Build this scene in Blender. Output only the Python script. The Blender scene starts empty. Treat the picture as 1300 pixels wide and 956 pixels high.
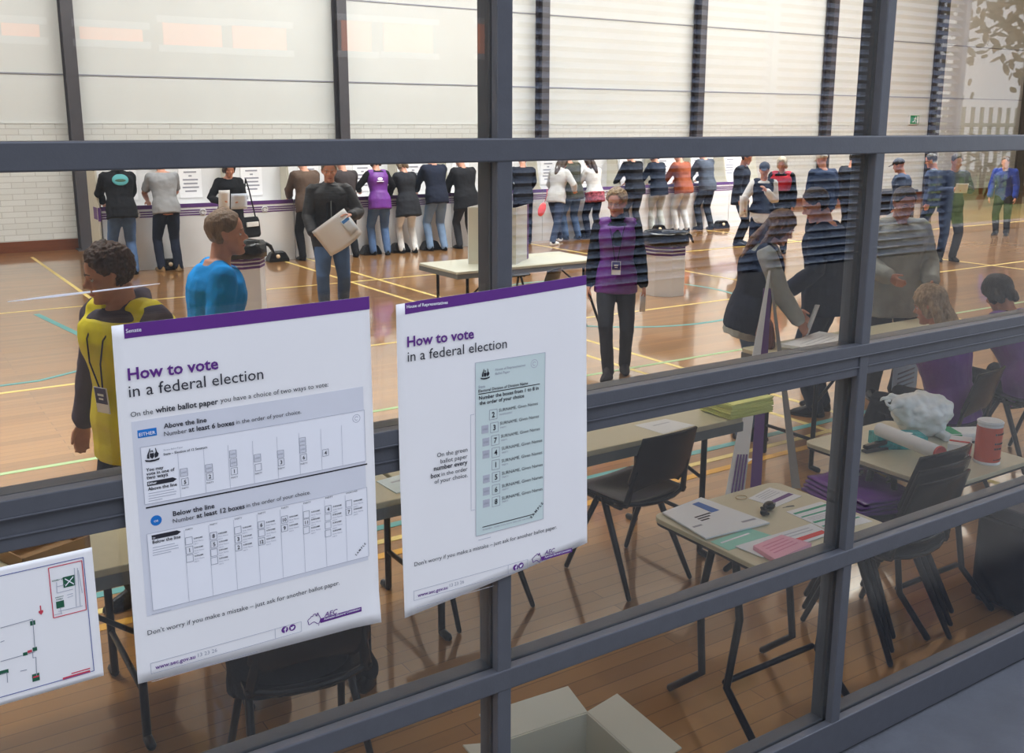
import bpy, bmesh, math, random
from mathutils import Vector, Matrix, noise
random.seed(7)
R = math.radians
PI = math.pi
SC = bpy.context.scene
COL = SC.collection
V = Vector

# ---------------------------------------------------------------- camera model (photo is 1300 x 956, optical axis at 650,433)
F, CX, CY = 1264.0, 650.0, 433.0
EYE = V((0, 0, 2.2))
PITCH, YAW, ROLL = R(12.29), R(33.47), R(0.147)
_f = V((math.sin(YAW) * math.cos(PITCH), math.cos(YAW) * math.cos(PITCH), -math.sin(PITCH)))
_r = V((math.cos(YAW), -math.sin(YAW), 0))
_u = _r.cross(_f)
_r, _u = _r * math.cos(ROLL) + _u * math.sin(ROLL), -_r * math.sin(ROLL) + _u * math.cos(ROLL)
D = 1.53            # distance from the eye to the outer face of the window frame


def ray(px, py): return _f + _r * ((px - CX) / F) - _u * ((py - CY) / F)


def on_z(px, py, z=0.0):
    d = ray(px, py)
    return EYE + d * ((z - EYE.z) / d.z)


def on_y(px, py, y):
    d = ray(px, py)
    return EYE + d * (y / d.y)


cam_d = bpy.data.cameras.new('camera')
cam = bpy.data.objects.new('camera', cam_d)
COL.objects.link(cam)
cam_d.sensor_width = 36
cam_d.lens = 36 * F / 1300
cam_d.shift_y = -45 / 1300
cam_d.clip_start = .02
m = Matrix((_r, _u, -_f)).transposed().to_4x4()
m.translation = EYE
cam.matrix_world = m
SC.camera = cam


# ---------------------------------------------------------------- materials
def lin(c):
    out = []
    for v in c[:3]:
        v = v / 255
        out.append(v / 12.92 if v <= .04045 else ((v + .055) / 1.055) ** 2.4)
    return (*out, 1)


def _nt(name):
    mt = bpy.data.materials.new(name)
    mt.use_nodes = True
    nt = mt.node_tree
    return mt, nt, nt.nodes['Principled BSDF']


def mat(name, c, rough=.6, metal=0, var=.07, scale=14, bump=0, bscale=None, spec=.5, coat=0, stretch=(1, 1, 1)):
    mt, nt, b = _nt(name)
    N, L = nt.nodes, nt.links
    tc = N.new('ShaderNodeTexCoord')
    mp = N.new('ShaderNodeMapping')
    mp.inputs['Scale'].default_value = stretch
    L.new(tc.outputs['Object'], mp.inputs[0])
    nz = N.new('ShaderNodeTexNoise')
    nz.inputs['Scale'].default_value = scale
    nz.inputs['Detail'].default_value = 4
    L.new(mp.outputs[0], nz.inputs['Vector'])
    rp = N.new('ShaderNodeValToRGB')
    k = lin(c)
    rp.color_ramp.elements[0].color = (*[x * (1 - var) for x in k[:3]], 1)
    rp.color_ramp.elements[1].color = (*[min(1, x * (1 + var)) for x in k[:3]], 1)
    rp.color_ramp.elements[0].position = .3
    rp.color_ramp.elements[1].position = .7
    L.new(nz.outputs['Fac'], rp.inputs[0])
    L.new(rp.outputs[0], b.inputs['Base Color'])
    b.inputs['Roughness'].default_value = rough
    b.inputs['Metallic'].default_value = metal
    b.inputs['Specular IOR Level'].default_value = spec
    b.inputs['Coat Weight'].default_value = coat
    b.inputs['Coat Roughness'].default_value = .08
    if bump:
        n2 = N.new('ShaderNodeTexNoise')
        n2.inputs['Scale'].default_value = bscale or scale * 4
        n2.inputs['Detail'].default_value = 5
        L.new(mp.outputs[0], n2.inputs['Vector'])
        bp = N.new('ShaderNodeBump')
        bp.inputs['Strength'].default_value = bump
        bp.inputs['Distance'].default_value = .01
        L.new(n2.outputs['Fac'], bp.inputs['Height'])
        L.new(bp.outputs[0], b.inputs['Normal'])
    return mt


_cl = {}


def cloth(c, kind='cloth'):
    key = (tuple(c), kind)
    if key not in _cl:
        _cl[key] = mat('%s_%d_%d_%d' % (kind, *c), c, rough=.85 if kind == 'cloth' else .5, var=.14, scale=6, bump=.35, bscale=28, spec=.2)
    return _cl[key]


def solid(c, rough=.6):
    key = (tuple(c), 'p', rough)
    if key not in _cl:
        _cl[key] = mat('tint_%d_%d_%d' % tuple(c), c, rough=rough, var=.04, scale=20)
    return _cl[key]


def glass_mat():
    mt, nt, b = _nt('window_glass')
    N, L = nt.nodes, nt.links
    N.remove(b)
    lw = N.new('ShaderNodeLayerWeight')
    lw.inputs['Blend'].default_value = .5
    p = N.new('ShaderNodeMath'); p.operation = 'POWER'; p.inputs[1].default_value = 5
    L.new(lw.outputs['Facing'], p.inputs[0])
    a = N.new('ShaderNodeMath'); a.operation = 'MULTIPLY_ADD'
    a.inputs[1].default_value = .95; a.inputs[2].default_value = .055
    L.new(p.outputs[0], a.inputs[0])
    t = N.new('ShaderNodeBsdfTransparent')
    t.inputs[0].default_value = (.965, .985, .98, 1)
    g = N.new('ShaderNodeBsdfGlossy')
    g.inputs['Roughness'].default_value = 0.0
    mx = N.new('ShaderNodeMixShader')
    L.new(a.outputs[0], mx.inputs[0]); L.new(t.outputs[0], mx.inputs[1]); L.new(g.outputs[0], mx.inputs[2])
    L.new(mx.outputs[0], N['Material Output'].inputs[0])
    return mt


def floor_mat():
    mt, nt, b = _nt('varnished_boards')
    N, L = nt.nodes, nt.links
    tc = N.new('ShaderNodeTexCoord')
    br = N.new('ShaderNodeTexBrick')
    br.inputs['Color1'].default_value = lin((164, 117, 64))
    br.inputs['Color2'].default_value = lin((140, 97, 50))
    br.inputs['Mortar'].default_value = lin((92, 60, 30))
    br.inputs['Scale'].default_value = 1
    br.inputs['Brick Width'].default_value = 1.7
    br.inputs['Row Height'].default_value = .085
    br.inputs['Mortar Size'].default_value = .0016
    br.inputs['Bias'].default_value = -.1
    br.offset = .37
    L.new(tc.outputs['Object'], br.inputs['Vector'])
    mp = N.new('ShaderNodeMapping'); mp.inputs['Scale'].default_value = (.8, 16, 1)
    L.new(tc.outputs['Object'], mp.inputs[0])
    nz = N.new('ShaderNodeTexNoise'); nz.inputs['Scale'].default_value = 3; nz.inputs['Detail'].default_value = 6
    L.new(mp.outputs[0], nz.inputs['Vector'])
    mx = N.new('ShaderNodeMix'); mx.data_type = 'RGBA'; mx.blend_type = 'MULTIPLY'
    mx.inputs[0].default_value = .35
    L.new(br.outputs['Color'], mx.inputs[6]); L.new(nz.outputs['Color'], mx.inputs[7])
    rp = N.new('ShaderNodeValToRGB')
    rp.color_ramp.elements[0].color = (.62, .62, .62, 1); rp.color_ramp.elements[1].color = (1.12, 1.12, 1.12, 1)
    L.new(nz.outputs['Fac'], rp.inputs[0]); L.new(rp.outputs[0], mx.inputs[7])
    L.new(mx.outputs[2], b.inputs['Base Color'])
    b.inputs['Roughness'].default_value = .3
    b.inputs['Coat Weight'].default_value = 1.0
    b.inputs['Coat IOR'].default_value = 1.6
    b.inputs['Coat Roughness'].default_value = .06
    n3 = N.new('ShaderNodeTexNoise'); n3.inputs['Scale'].default_value = 2.2
    L.new(tc.outputs['Object'], n3.inputs['Vector'])
    bp = N.new('ShaderNodeBump'); bp.inputs['Strength'].default_value = .08; bp.inputs['Distance'].default_value = .02
    L.new(n3.outputs['Fac'], bp.inputs['Height']); L.new(bp.outputs[0], b.inputs['Coat Normal'])
    return mt


def brick_mat(name, c1, c2, mortar, w, h, ms, vertical=True, rough=.7):
    mt, nt, b = _nt(name)
    N, L = nt.nodes, nt.links
    tc = N.new('ShaderNodeTexCoord')
    mp = N.new('ShaderNodeMapping')
    if vertical: mp.inputs['Rotation'].default_value = (-PI / 2, 0, 0)
    L.new(tc.outputs['Object'], mp.inputs[0])
    br = N.new('ShaderNodeTexBrick')
    br.inputs['Color1'].default_value = lin(c1); br.inputs['Color2'].default_value = lin(c2)
    br.inputs['Mortar'].default_value = lin(mortar)
    br.inputs['Scale'].default_value = 1
    br.inputs['Brick Width'].default_value = w; br.inputs['Row Height'].default_value = h
    br.inputs['Mortar Size'].default_value = ms
    L.new(mp.outputs[0], br.inputs['Vector'])
    L.new(br.outputs['Color'], b.inputs['Base Color'])
    bp = N.new('ShaderNodeBump'); bp.inputs['Strength'].default_value = .4; bp.inputs['Distance'].default_value = .006
    inv = N.new('ShaderNodeMath'); inv.operation = 'SUBTRACT'; inv.inputs[0].default_value = 1
    L.new(br.outputs['Fac'], inv.inputs[1])
    L.new(inv.outputs[0], bp.inputs['Height']); L.new(bp.outputs[0], b.inputs['Normal'])
    b.inputs['Roughness'].default_value = rough
    return mt


M = {
    'frame': mat('powder_coated_frame', (84, 86, 92), .38, .0, .05, 30, .05, 200),
    'glass': glass_mat(),
    'paper': mat('poster_paper', (246, 244, 243), .55, var=.012, scale=5),
    'print_purple': mat('purple_ink', (98, 42, 132), .5, var=.03),
    'print_dark': mat('dark_ink', (38, 38, 48), .6, var=.03),
    'print_black': mat('black_ink', (14, 14, 20), .5, var=.02),
    'print_grey': mat('grey_ink', (150, 152, 164), .6, var=.03),
    'print_pale': mat('pale_grey_ink', (222, 223, 230), .6, var=.02),
    'print_line': mat('line_grey_ink', (186, 188, 198), .6, var=.02),
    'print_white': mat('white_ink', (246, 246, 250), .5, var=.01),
    'print_blue': mat('blue_ink', (20, 118, 200), .5, var=.03),
    'print_green': mat('pale_green_ink', (212, 226, 222), .6, var=.015),
    'print_dgreen': mat('green_ink', (30, 92, 66), .6, var=.03),
    'print_red': mat('red_ink', (205, 66, 84), .6, var=.03),
    'print_navy': mat('navy_line_ink', (92, 102, 160), .6, var=.03),
    'wall_white': brick_mat('painted_brick', (222, 224, 222), (215, 217, 214), (190, 191, 188), .39, .1, .006),
    'wall_panel': mat('painted_panel', (222, 225, 224), .7, var=.02, scale=1.5),
    'steel': mat('grey_painted_steel', (74, 72, 78), .5, .1, .05, 8),
    'skirting': mat('stained_skirting', (112, 62, 36), .4, 0, .15, 6, stretch=(.3, 4, 4)),
    'floor': floor_mat(),
    'concrete': mat('grey_concrete', (168, 168, 170), .85, 0, .1, 9, .4, 60),
    'ceiling': mat('ceiling_lining', (220, 218, 212), .8, var=.03),
    'laminate': mat('beige_laminate', (196, 188, 160), .32, 0, .03, 30),
    'laminate_pale': mat('pale_laminate', (206, 206, 190), .32, 0, .03, 30),
    'edge_dark': mat('dark_edging', (40, 40, 44), .45),
    'edge_grey': mat('grey_edging', (112, 116, 118), .45),
    'black_metal': mat('black_steel_tube', (26, 26, 30), .35, .4, .06, 20),
    'black_plastic': mat('black_moulded_plastic', (13, 14, 19), .25, 0, .12, 40, .06, 240, spec=.32),
    'card_white': mat('white_cardboard', (226, 227, 230), .6, 0, .02, 6),
    'card_cream': mat('cream_cardboard', (208, 204, 188), .7, 0, .03, 6),
    'card_brown': mat('brown_cardboard', (164, 128, 88), .75, 0, .06, 10),
    'card_purple': mat('purple_cardboard_print', (92, 52, 122), .55, 0, .04, 8),
    'liner': mat('black_bin_liner', (10, 11, 14), .22, 0, .1, 12, .9, 22),
    'purple_cloth': mat('purple_polyester', (104, 42, 140), .5, 0, .1, 7, .3, 30),
    'hi_vis': mat('yellow_hi_vis', (226, 212, 22), .6, 0, .06, 8, .25, 30),
    'skin': mat('skin', (204, 146, 122), .5, 0, .07, 22, .06, 220),
    'skin_tan': mat('tanned_skin', (192, 136, 110), .5, 0, .08, 22, .06, 220),
    'lips': mat('lips', (170, 84, 84), .4),
    'eye_white': mat('eye_white', (228, 224, 220), .2),
    'iris': mat('iris', (50, 40, 34), .15),
    'denim': mat('blue_denim', (76, 104, 146), .85, 0, .22, 5, .4, 60),
    'denim_dark': mat('dark_denim', (44, 58, 86), .85, 0, .18, 5, .4, 60),
    'denim_light': mat('faded_denim', (116, 142, 176), .85, 0, .2, 5, .4, 60),
    'line_yellow': mat('yellow_court_paint', (214, 190, 112), .4, 0, .06, 5),
    'line_orange': mat('orange_court_paint', (214, 158, 50), .4, 0, .06, 5),
    'line_teal': mat('teal_court_paint', (82, 150, 150), .4, 0, .06, 5),
    'line_green': mat('green_court_paint', (150, 178, 130), .4, 0, .06, 5),
    'poly': mat('white_plastic_film', (232, 236, 238), .3, 0, .05, 12, .7, 26),
}


# ---------------------------------------------------------------- mesh builder
class MB:
    def __init__(s): s.v = []; s.f = []

    def add(s, vs, fs):
        o = len(s.v)
        s.v += [V(p) for p in vs]
        s.f += [tuple(i + o for i in q) for q in fs]
        return s

    def box(s, c, d, mtx=None):
        c = V(c); h = V(d) / 2
        vs = [V((x, y, z)) for x in (-h.x, h.x) for y in (-h.y, h.y) for z in (-h.z, h.z)]
        vs = [c + (mtx @ p if mtx else p) for p in vs]
        return s.add(vs, [(0, 1, 3, 2), (4, 6, 7, 5), (0, 4, 5, 1), (2, 3, 7, 6), (0, 2, 6, 4), (1, 5, 7, 3)])

    def span(s, a, b):
        a, b = V(a), V(b)
        return s.box((a + b) / 2, [abs(x) for x in (b - a)])

    def loft(s, rings, cap=True):
        n = len(rings[0]); o = len(s.v)
        for r_ in rings: s.v += [V(p) for p in r_]
        for i in range(len(rings) - 1):
            for j in range(n):
                k = (j + 1) % n
                s.f.append((o + i * n + j, o + i * n + k, o + (i + 1) * n + k, o + (i + 1) * n + j))
        if cap:
            s.f.append(tuple(o + j for j in reversed(range(n))))
            e = o + (len(rings) - 1) * n
            s.f.append(tuple(e + j for j in range(n)))
        return s

    def tube(s, pts, rad, n=8, flat=None, round_end=True):
        """tapered tube; flat=(axis, factor) squashes the section along an axis"""
        pts = [V(p) for p in pts]
        if not hasattr(rad, '__len__'): rad = [rad] * len(pts)
        t0 = (pts[1] - pts[0]).normalized()
        up = V((0, 0, 1)) if abs(t0.z) < .9 else V((0, 1, 0))
        x = t0.cross(up).normalized()
        rings = []
        seq = []
        for i, p in enumerate(pts):
            a = pts[max(i - 1, 0)]; b = pts[min(i + 1, len(pts) - 1)]
            seq.append((p, (b - a).normalized(), rad[i]))
        if round_end:
            p, t, r_ = seq[0]; seq.insert(0, (p - t * r_ * .7, t, r_ * .6))
            p, t, r_ = seq[-1]; seq.append((p + t * r_ * .7, t, r_ * .6))
        for p, t, r_ in seq:
            x = (x - t * x.dot(t))
            x = x.normalized() if x.length > 1e-6 else t.orthogonal().normalized()
            y = t.cross(x)
            rg = []
            for k in range(n):
                a = 2 * PI * k / n
                q = (x * math.cos(a) + y * math.sin(a)) * r_
                if flat:
                    ax = V(flat[0]).normalized()
                    q -= ax * q.dot(ax) * (1 - flat[1])
                rg.append(p + q)
            rings.append(rg)
        return s.loft(rings)

    def ball(s, c, r3, n=12, mtx=None):
        c = V(c)
        if not hasattr(r3, '__len__'): r3 = (r3, r3, r3)
        rings = []
        for i in range(1, n):
            a = -PI / 2 + PI * i / n
            rg = []
            for k in range(n + 4):
                b = 2 * PI * k / (n + 4)
                p = V((r3[0] * math.cos(a) * math.cos(b), r3[1] * math.cos(a) * math.sin(b), r3[2] * math.sin(a)))
                rg.append(c + (mtx @ p if mtx else p))
            rings.append(rg)
        return s.loft(rings)

    def lathe(s, prof, n=24, c=(0, 0, 0)):
        c = V(c)
        return s.loft([[c + V((r_ * math.cos(2 * PI * k / n), r_ * math.sin(2 * PI * k / n), z)) for k in range(n)] for r_, z in prof])

    def sheet(s, fn, nu, nv, th=.0012):
        """closed thin sheet from fn(u,v)->point"""
        o = len(s.v)
        P = [[V(fn(i / nu, j / nv)) for j in range(nv + 1)] for i in range(nu + 1)]
        top = []; bot = []
        for i in range(nu + 1):
            for j in range(nv + 1):
                a = P[min(i + 1, nu)][j] - P[max(i - 1, 0)][j]
                b = P[i][min(j + 1, nv)] - P[i][max(j - 1, 0)]
                nn = a.cross(b)
                nn = nn.normalized() if nn.length > 0 else V((0, 0, 1))
                top.append(P[i][j] + nn * th / 2); bot.append(P[i][j] - nn * th / 2)
        s.v += top + bot
        m_ = (nu + 1) * (nv + 1); w = nv + 1
        for i in range(nu):
            for j in range(nv):
                a = o + i * w + j
                s.f.append((a, a + w, a + w + 1, a + 1))
                s.f.append((a + m_, a + m_ + 1, a + m_ + w + 1, a + m_ + w))
        edge = [i * w for i in range(nu + 1)] + [nu * w + j for j in range(1, nv + 1)] + [i * w + nv for i in range(nu - 1, -1, -1)] + [j for j in range(nv - 1, 0, -1)]
        for k in range(len(edge)):
            a, b = o + edge[k], o + edge[(k + 1) % len(edge)]
            s.f.append((a, a + m_, b + m_, b))
        return s

    def mesh(s, name):
        me = bpy.data.meshes.new(name)
        me.from_pydata([tuple(p) for p in s.v], [], s.f)
        me.update()
        return me

    def build(s, name, mt, parent=None, bevel=0, smooth=False, fix=True):
        me = s.mesh(name)
        if fix:
            bm = bmesh.new(); bm.from_mesh(me)
            bmesh.ops.recalc_face_normals(bm, faces=bm.faces)
            bm.to_mesh(me); bm.free()
        return link(name, me, mt, parent, bevel, smooth)


def link(name, me, mt, parent=None, bevel=0, smooth=False):
    me.materials.clear()
    me.materials.append(mt)
    o = bpy.data.objects.new(name, me)
    COL.objects.link(o)
    if parent: o.parent = parent
    if smooth:
        for p in me.polygons: p.use_smooth = True
    if bevel:
        b = o.modifiers.new('bevel', 'BEVEL')
        b.width = bevel; b.segments = 2; b.limit_method = 'ANGLE'
    return o


def tag(o, label, cat, group=None, kind=None):
    if label: o['label'] = label
    if cat: o['category'] = cat
    if group: o['group'] = group
    if kind: o['kind'] = kind
    return o


def thing(name, label, cat, loc=(0, 0, 0), rz=0, group=None, kind=None):
    o = bpy.data.objects.new(name, None)
    o.empty_display_size = .1
    COL.objects.link(o)
    o.location = loc; o.rotation_euler = (0, 0, rz)
    return tag(o, label, cat, group, kind)


def dup(root, loc, rz, label, group=None):
    r_ = root.copy(); COL.objects.link(r_)
    r_.location = loc; r_.rotation_euler = (0, 0, rz)
    r_['label'] = label
    if group: r_['group'] = group
    for ch in list(root.children):
        c = ch.copy(); COL.objects.link(c); c.parent = r_
        for g in list(ch.children):
            d = g.copy(); COL.objects.link(d); d.parent = c
    return r_


def baked(mb, voxel, smooth=4, folds=0, ff=9, seed=0):
    """one continuous skin over everything in mb"""
    me = mb.mesh('tmp')
    bm = bmesh.new(); bm.from_mesh(me)
    bmesh.ops.recalc_face_normals(bm, faces=bm.faces)
    bm.to_mesh(me); bm.free()
    o = bpy.data.objects.new('tmp', me); COL.objects.link(o)
    rm = o.modifiers.new('r', 'REMESH'); rm.mode = 'VOXEL'; rm.voxel_size = voxel; rm.use_smooth_shade = True
    if smooth:
        sm = o.modifiers.new('s', 'SMOOTH'); sm.factor = .5; sm.iterations = smooth
    dg = bpy.context.evaluated_depsgraph_get()
    out = bpy.data.meshes.new_from_object(o.evaluated_get(dg))
    bpy.data.objects.remove(o); bpy.data.meshes.remove(me)
    if folds:
        off = V((seed * 3.1, seed * 1.7, 0))
        cos = [vt.co.copy() for vt in out.vertices]
        nrm = [V(d.vector) for d in out.vertex_normals]
        for vt, p, nv in zip(out.vertices, cos, nrm):
            q = V((p.x * ff, p.y * ff, p.z * ff * 1.3)) + off
            k = noise.noise(q) + .5 * noise.noise(q * 2.1)
            vt.co = p + nv * (k * folds)
    for p in out.polygons: p.use_smooth = True
    return out


def struct(name, mb, mt, bevel=0):
    o = mb.build(name, mt, None, bevel)
    o['kind'] = 'structure'
    return o

# ================================================================ the setting
BACK = 19.1
GROUND = EYE.z - 1.106 * D


def zz(k): return EYE.z + k * D


win = thing('window_1', None, None, (0, 0, 0), kind='structure')
mx_list = [(.651 + .6985 * k) * D for k in range(-3, 7)]
xa, xb = mx_list[0] - .02, mx_list[-1] + .02
for i, x in enumerate(mx_list):
    mb = MB()
    mb.span((x - .016, D, zz(-1.10)), (x + .016, D + .022, zz(.32)))          # outer cap
    mb.span((x - .015, D + .032, zz(-1.10)), (x + .015, D + .072, zz(.32)))    # inner box
    mb.build('mullion', M['frame'], win, .002)
for (lo, hi) in ((-.0435, -.016), (.307, .333) , (-.735, -.705), (-1.10, -1.032)):
    mb = MB()
    mb.span((xa, D - .002, zz(lo)), (xb, D + .022, zz(hi)))
    mb.span((xa, D + .032, zz(lo) + .002), (xb, D + .072, zz(hi) - .003))
    mb.build('transom', M['frame'], win, .003)
mb = MB()                                                                        # the heavy double rail at sill height
mb.span((xa, D - .004, zz(-.3645)), (xb, D + .022, zz(-.347)))
mb.span((xa, D - .005, zz(-.3665)), (xb, D + .022, zz(-.3640)))
mb.span((xa, D + .004, zz(-.400)), (xb, D + .022, zz(-.3660)))
mb.span((xa, D + .0005, zz(-.386)), (xb, D + .01, zz(-.384)))
mb.span((xa, D + .032, zz(-.398)), (xb, D + .072, zz(-.349)))
mb.build('sill_rail', M['frame'], win, .0025)
rows = [(-1.032, -.735), (-.705, -.400), (-.347, -.042), (-.016, .307)]
for i in range(len(mx_list) - 1):
    for lo, hi in rows:
        MB().span((mx_list[i] + .017, D + .0225, zz(lo) - .01), (mx_list[i + 1] - .017, D + .0305, zz(hi) + .01)).build('pane', M['glass'], win)
# reflected glare streak, painted as a thin white strip on the outer glass
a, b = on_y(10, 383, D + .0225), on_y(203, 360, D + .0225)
MB().tube([a, a.lerp(b, .3), a.lerp(b, .52)], [.0006, .0022, .0016], 6, ((0, 1, 0), .25)).tube([a.lerp(b, .54), a.lerp(b, .8), b], [.0014, .0014, .0004], 6, ((0, 1, 0), .25)).build('painted_glare', M['print_white'], win)

# room shell
struct('floor', MB().span((-5, D + .15, -.12), (36, BACK + .3, 0)), M['floor'])
mb = MB().span((-5, BACK, 0), (36, BACK + .25, 2.2))
struct('wall_back', mb, M['wall_white'])
struct('wall_back_upper', MB().span((-5, BACK + .01, 2.2), (36, BACK + .25, 6.9)), M['wall_panel'])
for i, z in enumerate((2.2, 3.02, 4.6, 6.2)):
    struct('trim_%d' % (i + 1), MB().span((-5, BACK - .012, z - .012), (36, BACK + .02, z + .012)), M['print_grey'] if i else M['wall_panel'])
struct('baseboard_back', MB().span((-5, BACK - .035, 0), (36, BACK, .19)), M['skirting'], .004)
struct('wall_left', MB().span((-5.2, D, 0), (-5, BACK, 6.9)), M['wall_white'])
struct('wall_right', MB().span((36, D, 0), (36.2, BACK, 6.9)), M['wall_white'])
struct('ceiling', MB().span((-5.2, D, 6.9), (36.2, BACK + .3, 7.05)), M['ceiling'])
mb = MB().span((-5.2, D + .01, -.1), (36.2, D + .15, zz(-1.10)))
mb.span((-5.2, D + .01, zz(.333)), (36.2, D + .15, 6.9)).span((-5.2, D + .01, zz(-1.1)), (xa, D + .15, zz(.333))).span((xb, D + .01, zz(-1.1)), (36.2, D + .15, zz(.333)))
struct('wall_front', mb, M['wall_panel'])
for i, x in enumerate((-1.45, 3.42, 8.43, 13.32, 18.1, 23.0, 28.0, 33.0)):
    mb = MB().span((x - .1, BACK - .30, 0), (x + .1, BACK - .28, 6.9)).span((x - .1, BACK - .05, 0), (x + .1, BACK - .03, 6.9)).span((x - .012, BACK - .29, 0), (x + .012, BACK - .04, 6.9))
    mb.span((x - .16, BACK - .34, 0), (x + .16, BACK, .02))
    struct('trim_column_%d' % (i + 1), mb, M['steel'])
for i, z in enumerate((5.9,)):
    struct('trim_beam', MB().span((-5, BACK - .25, 6.55), (36, BACK - .05, 6.85)), M['steel'])

# court markings painted on the boards
nline = [0]


def line(pts, c, w=.05):
    nline[0] += 1
    mb = MB()
    pts = [V((p[0], p[1], 0)) for p in pts]
    L_, R_ = [], []
    for i, p in enumerate(pts):
        t = (pts[min(i + 1, len(pts) - 1)] - pts[max(i - 1, 0)]).normalized()
        n_ = V((-t.y, t.x, 0)) * w / 2
        L_.append(p + n_); R_.append(p - n_)
    z = .0008 + .00012 * nline[0]
    rings = [[a + V((0, 0, z)), b + V((0, 0, z)), b + V((0, 0, -.002)), a + V((0, 0, -.002))] for a, b in zip(L_, R_)]
    struct('trim_court_%d' % nline[0], mb.loft(rings), M['line_' + c])


def arc(cx, cy, r_, a0, a1, n=40): return [(cx + r_ * math.cos(R(a0 + (a1 - a0) * i / n)), cy + r_ * math.sin(R(a0 + (a1 - a0) * i / n))) for i in range(n + 1)]


line([(5.82, 2), (5.82, 18.3)], 'yellow')
line([(6.25, 2), (6.25, 18.3)], 'yellow')
line([(2.44, 8.9), (2.44, 18.3)], 'yellow')
line([(-4, 12.97), (30, 12.97)], 'yellow')
line([(-4, 9.02), (30, 9.02)], 'yellow')
line([(-4, 6.85), (30, 6.85)], 'green')
line([(1.68, 12.7), (2.0, 10.2), (2.02, 6.0)], 'teal', .07)
line(arc(8.0, 9.8, 1.75, 0, 360, 64), 'teal', .06)
line([(10.6, 2), (10.6, 18.3)], 'yellow')
line([(15.2, 2), (15.2, 18.3)], 'yellow')
y1 = on_z(500, 684).y; y2 = on_z(500, 702).y; y0 = on_z(500, 666).y
line([(-4, y0), (12, y0)], 'teal', .06)
line([(-4, y1), (12, y1)], 'yellow', .05)
line([(-4, y2), (12, y2)], 'orange', .06)
line([(2.6, 10.9), (2.3, 9.9), (1.2, 9.3), (-2, 9.2)], 'teal', .05)

# illuminated exit sign on the far wall
p = on_y(1160, 152, BACK - .04)
t = thing('exit_sign', 'small green exit sign high on the far white wall', 'sign', (p.x, p.y, p.z))
MB().span((-.24, -.03, -.15), (.24, .04, .15)).build('housing', M['card_white'], t, .01)
MB().span((-.21, -.034, -.125), (.21, -.029, .125)).build('face', solid((40, 150, 100), .4), t)
mb = MB()
mb.ball((.04, -.037, .075), (.022, .003, .022), 8)
mb.tube([(.03, -.037, .045), (-.01, -.037, -.02)], .018, 6).tube([(.03, -.037, .04), (.08, -.037, .015)], .01, 6).tube([(.02, -.037, .04), (-.035, -.037, .03)], .01, 6)
mb.tube([(-.01, -.037, -.02), (.045, -.037, -.05), (.05, -.037, -.1)], .012, 6).tube([(-.01, -.037, -.02), (-.05, -.037, -.06), (-.1, -.037, -.065)], .012, 6)
mb.span((.11, -.038, -.11), (.18, -.034, .11))
mb.build('pictogram', M['print_white'], t)

# ---------------------------------------------------------------- outside, seen only as reflections in the glass
FY = 2 * D - 8.1
struct('ground', MB().span((-14, -22, GROUND - .2), (34, D + .01, GROUND)), mat('paving', (86, 88, 94), .85, 0, .1, 9, .4, 60))
mb = MB()
z = GROUND + .06
lx0, lx1 = 5.3, 12.5
blade = Matrix.Rotation(R(-42), 3, 'X')
while z < 4.9:
    mb.box(((lx0 + lx1) / 2, FY, z), (lx1 - lx0, .085, .010), blade)
    z += .1
for x in (lx0, (lx0 + lx1) / 2, lx1):
    mb.span((x - .05, FY - .07, GROUND), (x + .05, FY + .06, 5.0))
louv = struct('wall_louvre', mb, mat('louvre_paint', (190, 206, 234), .45, 0, .04, 10))
struct('wall_louvre_backing', MB().span((lx0, FY - .4, GROUND), (lx1, FY - .3, 5.0)), mat('louvre_dark', (18, 20, 26), .9))
mb = MB().span((-14, FY - .3, GROUND), (lx0 - .05, FY, 5.2)).span((-14, FY - .3, 5.0), (lx1 + .1, FY, 7.0))
struct('wall_outside', mb, mat('rendered_wall', (120, 122, 122), .8, 0, .06, 4, .2))
BLIND = solid((232, 128, 84), .6)
_b = BLIND.node_tree.nodes['Principled BSDF']
_b.inputs['Emission Color'].default_value = lin((255, 150, 100))
_b.inputs['Emission Strength'].default_value = 1.6      # glow added to the blinds, imitating sunlight so their reflection shows
for i, (pa, pb) in enumerate((((2, 28), (52, 47)), ((102, 33), (183, 53)), ((208, 28), (284, 60)), ((297, 32), (366, 64)), ((436, 25), (474, 66)), ((490, 28), (552, 68)), ((610, 30), (652, 70)))):
    a = on_y(*pa, 8.1); b = on_y(*pb, 8.1)
    w = thing('window_%d' % (i + 2), None, None, (0, 0, 0), kind='structure')
    MB().span((a.x, FY - .04, a.z), (b.x, FY + .02, b.z)).build('blind', BLIND, w)
    MB().span((a.x - .05, FY - .04, a.z - .04 + .04), (b.x + .05, FY + .05, a.z + .05)).span((a.x - .05, FY - .04, b.z - .05), (b.x + .05, FY + .05, b.z)).build('window_frame', M['card_white'], w)

# garden strip to the right
lawn = struct('ground_lawn', MB().span((12.9, -20, GROUND), (34, -6.5, GROUND + .05)), mat('lawn', (120, 140, 74), .9, 0, .3, 30, .8, 90))
struct('trim_kerb', MB().span((12.7, -6.5, GROUND), (34, -6.25, GROUND + .12)), M['concrete'], .01)
fence = thing('picket_fence', 'tall pale picket fence outside behind the plants', 'fence', (13, -12.2, GROUND + .05))
mb = MB()
for i in range(44):
    mb.span((i * .4, -.03, 0), (i * .4 + .09, .03, 2.1))
mb.build('pickets', M['card_cream'], fence)
MB().span((0, .03, .35), (17.4, .07, .45)).span((0, .03, 1.6), (17.4, .07, 1.7)).build('rails', M['card_cream'], fence)


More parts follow.
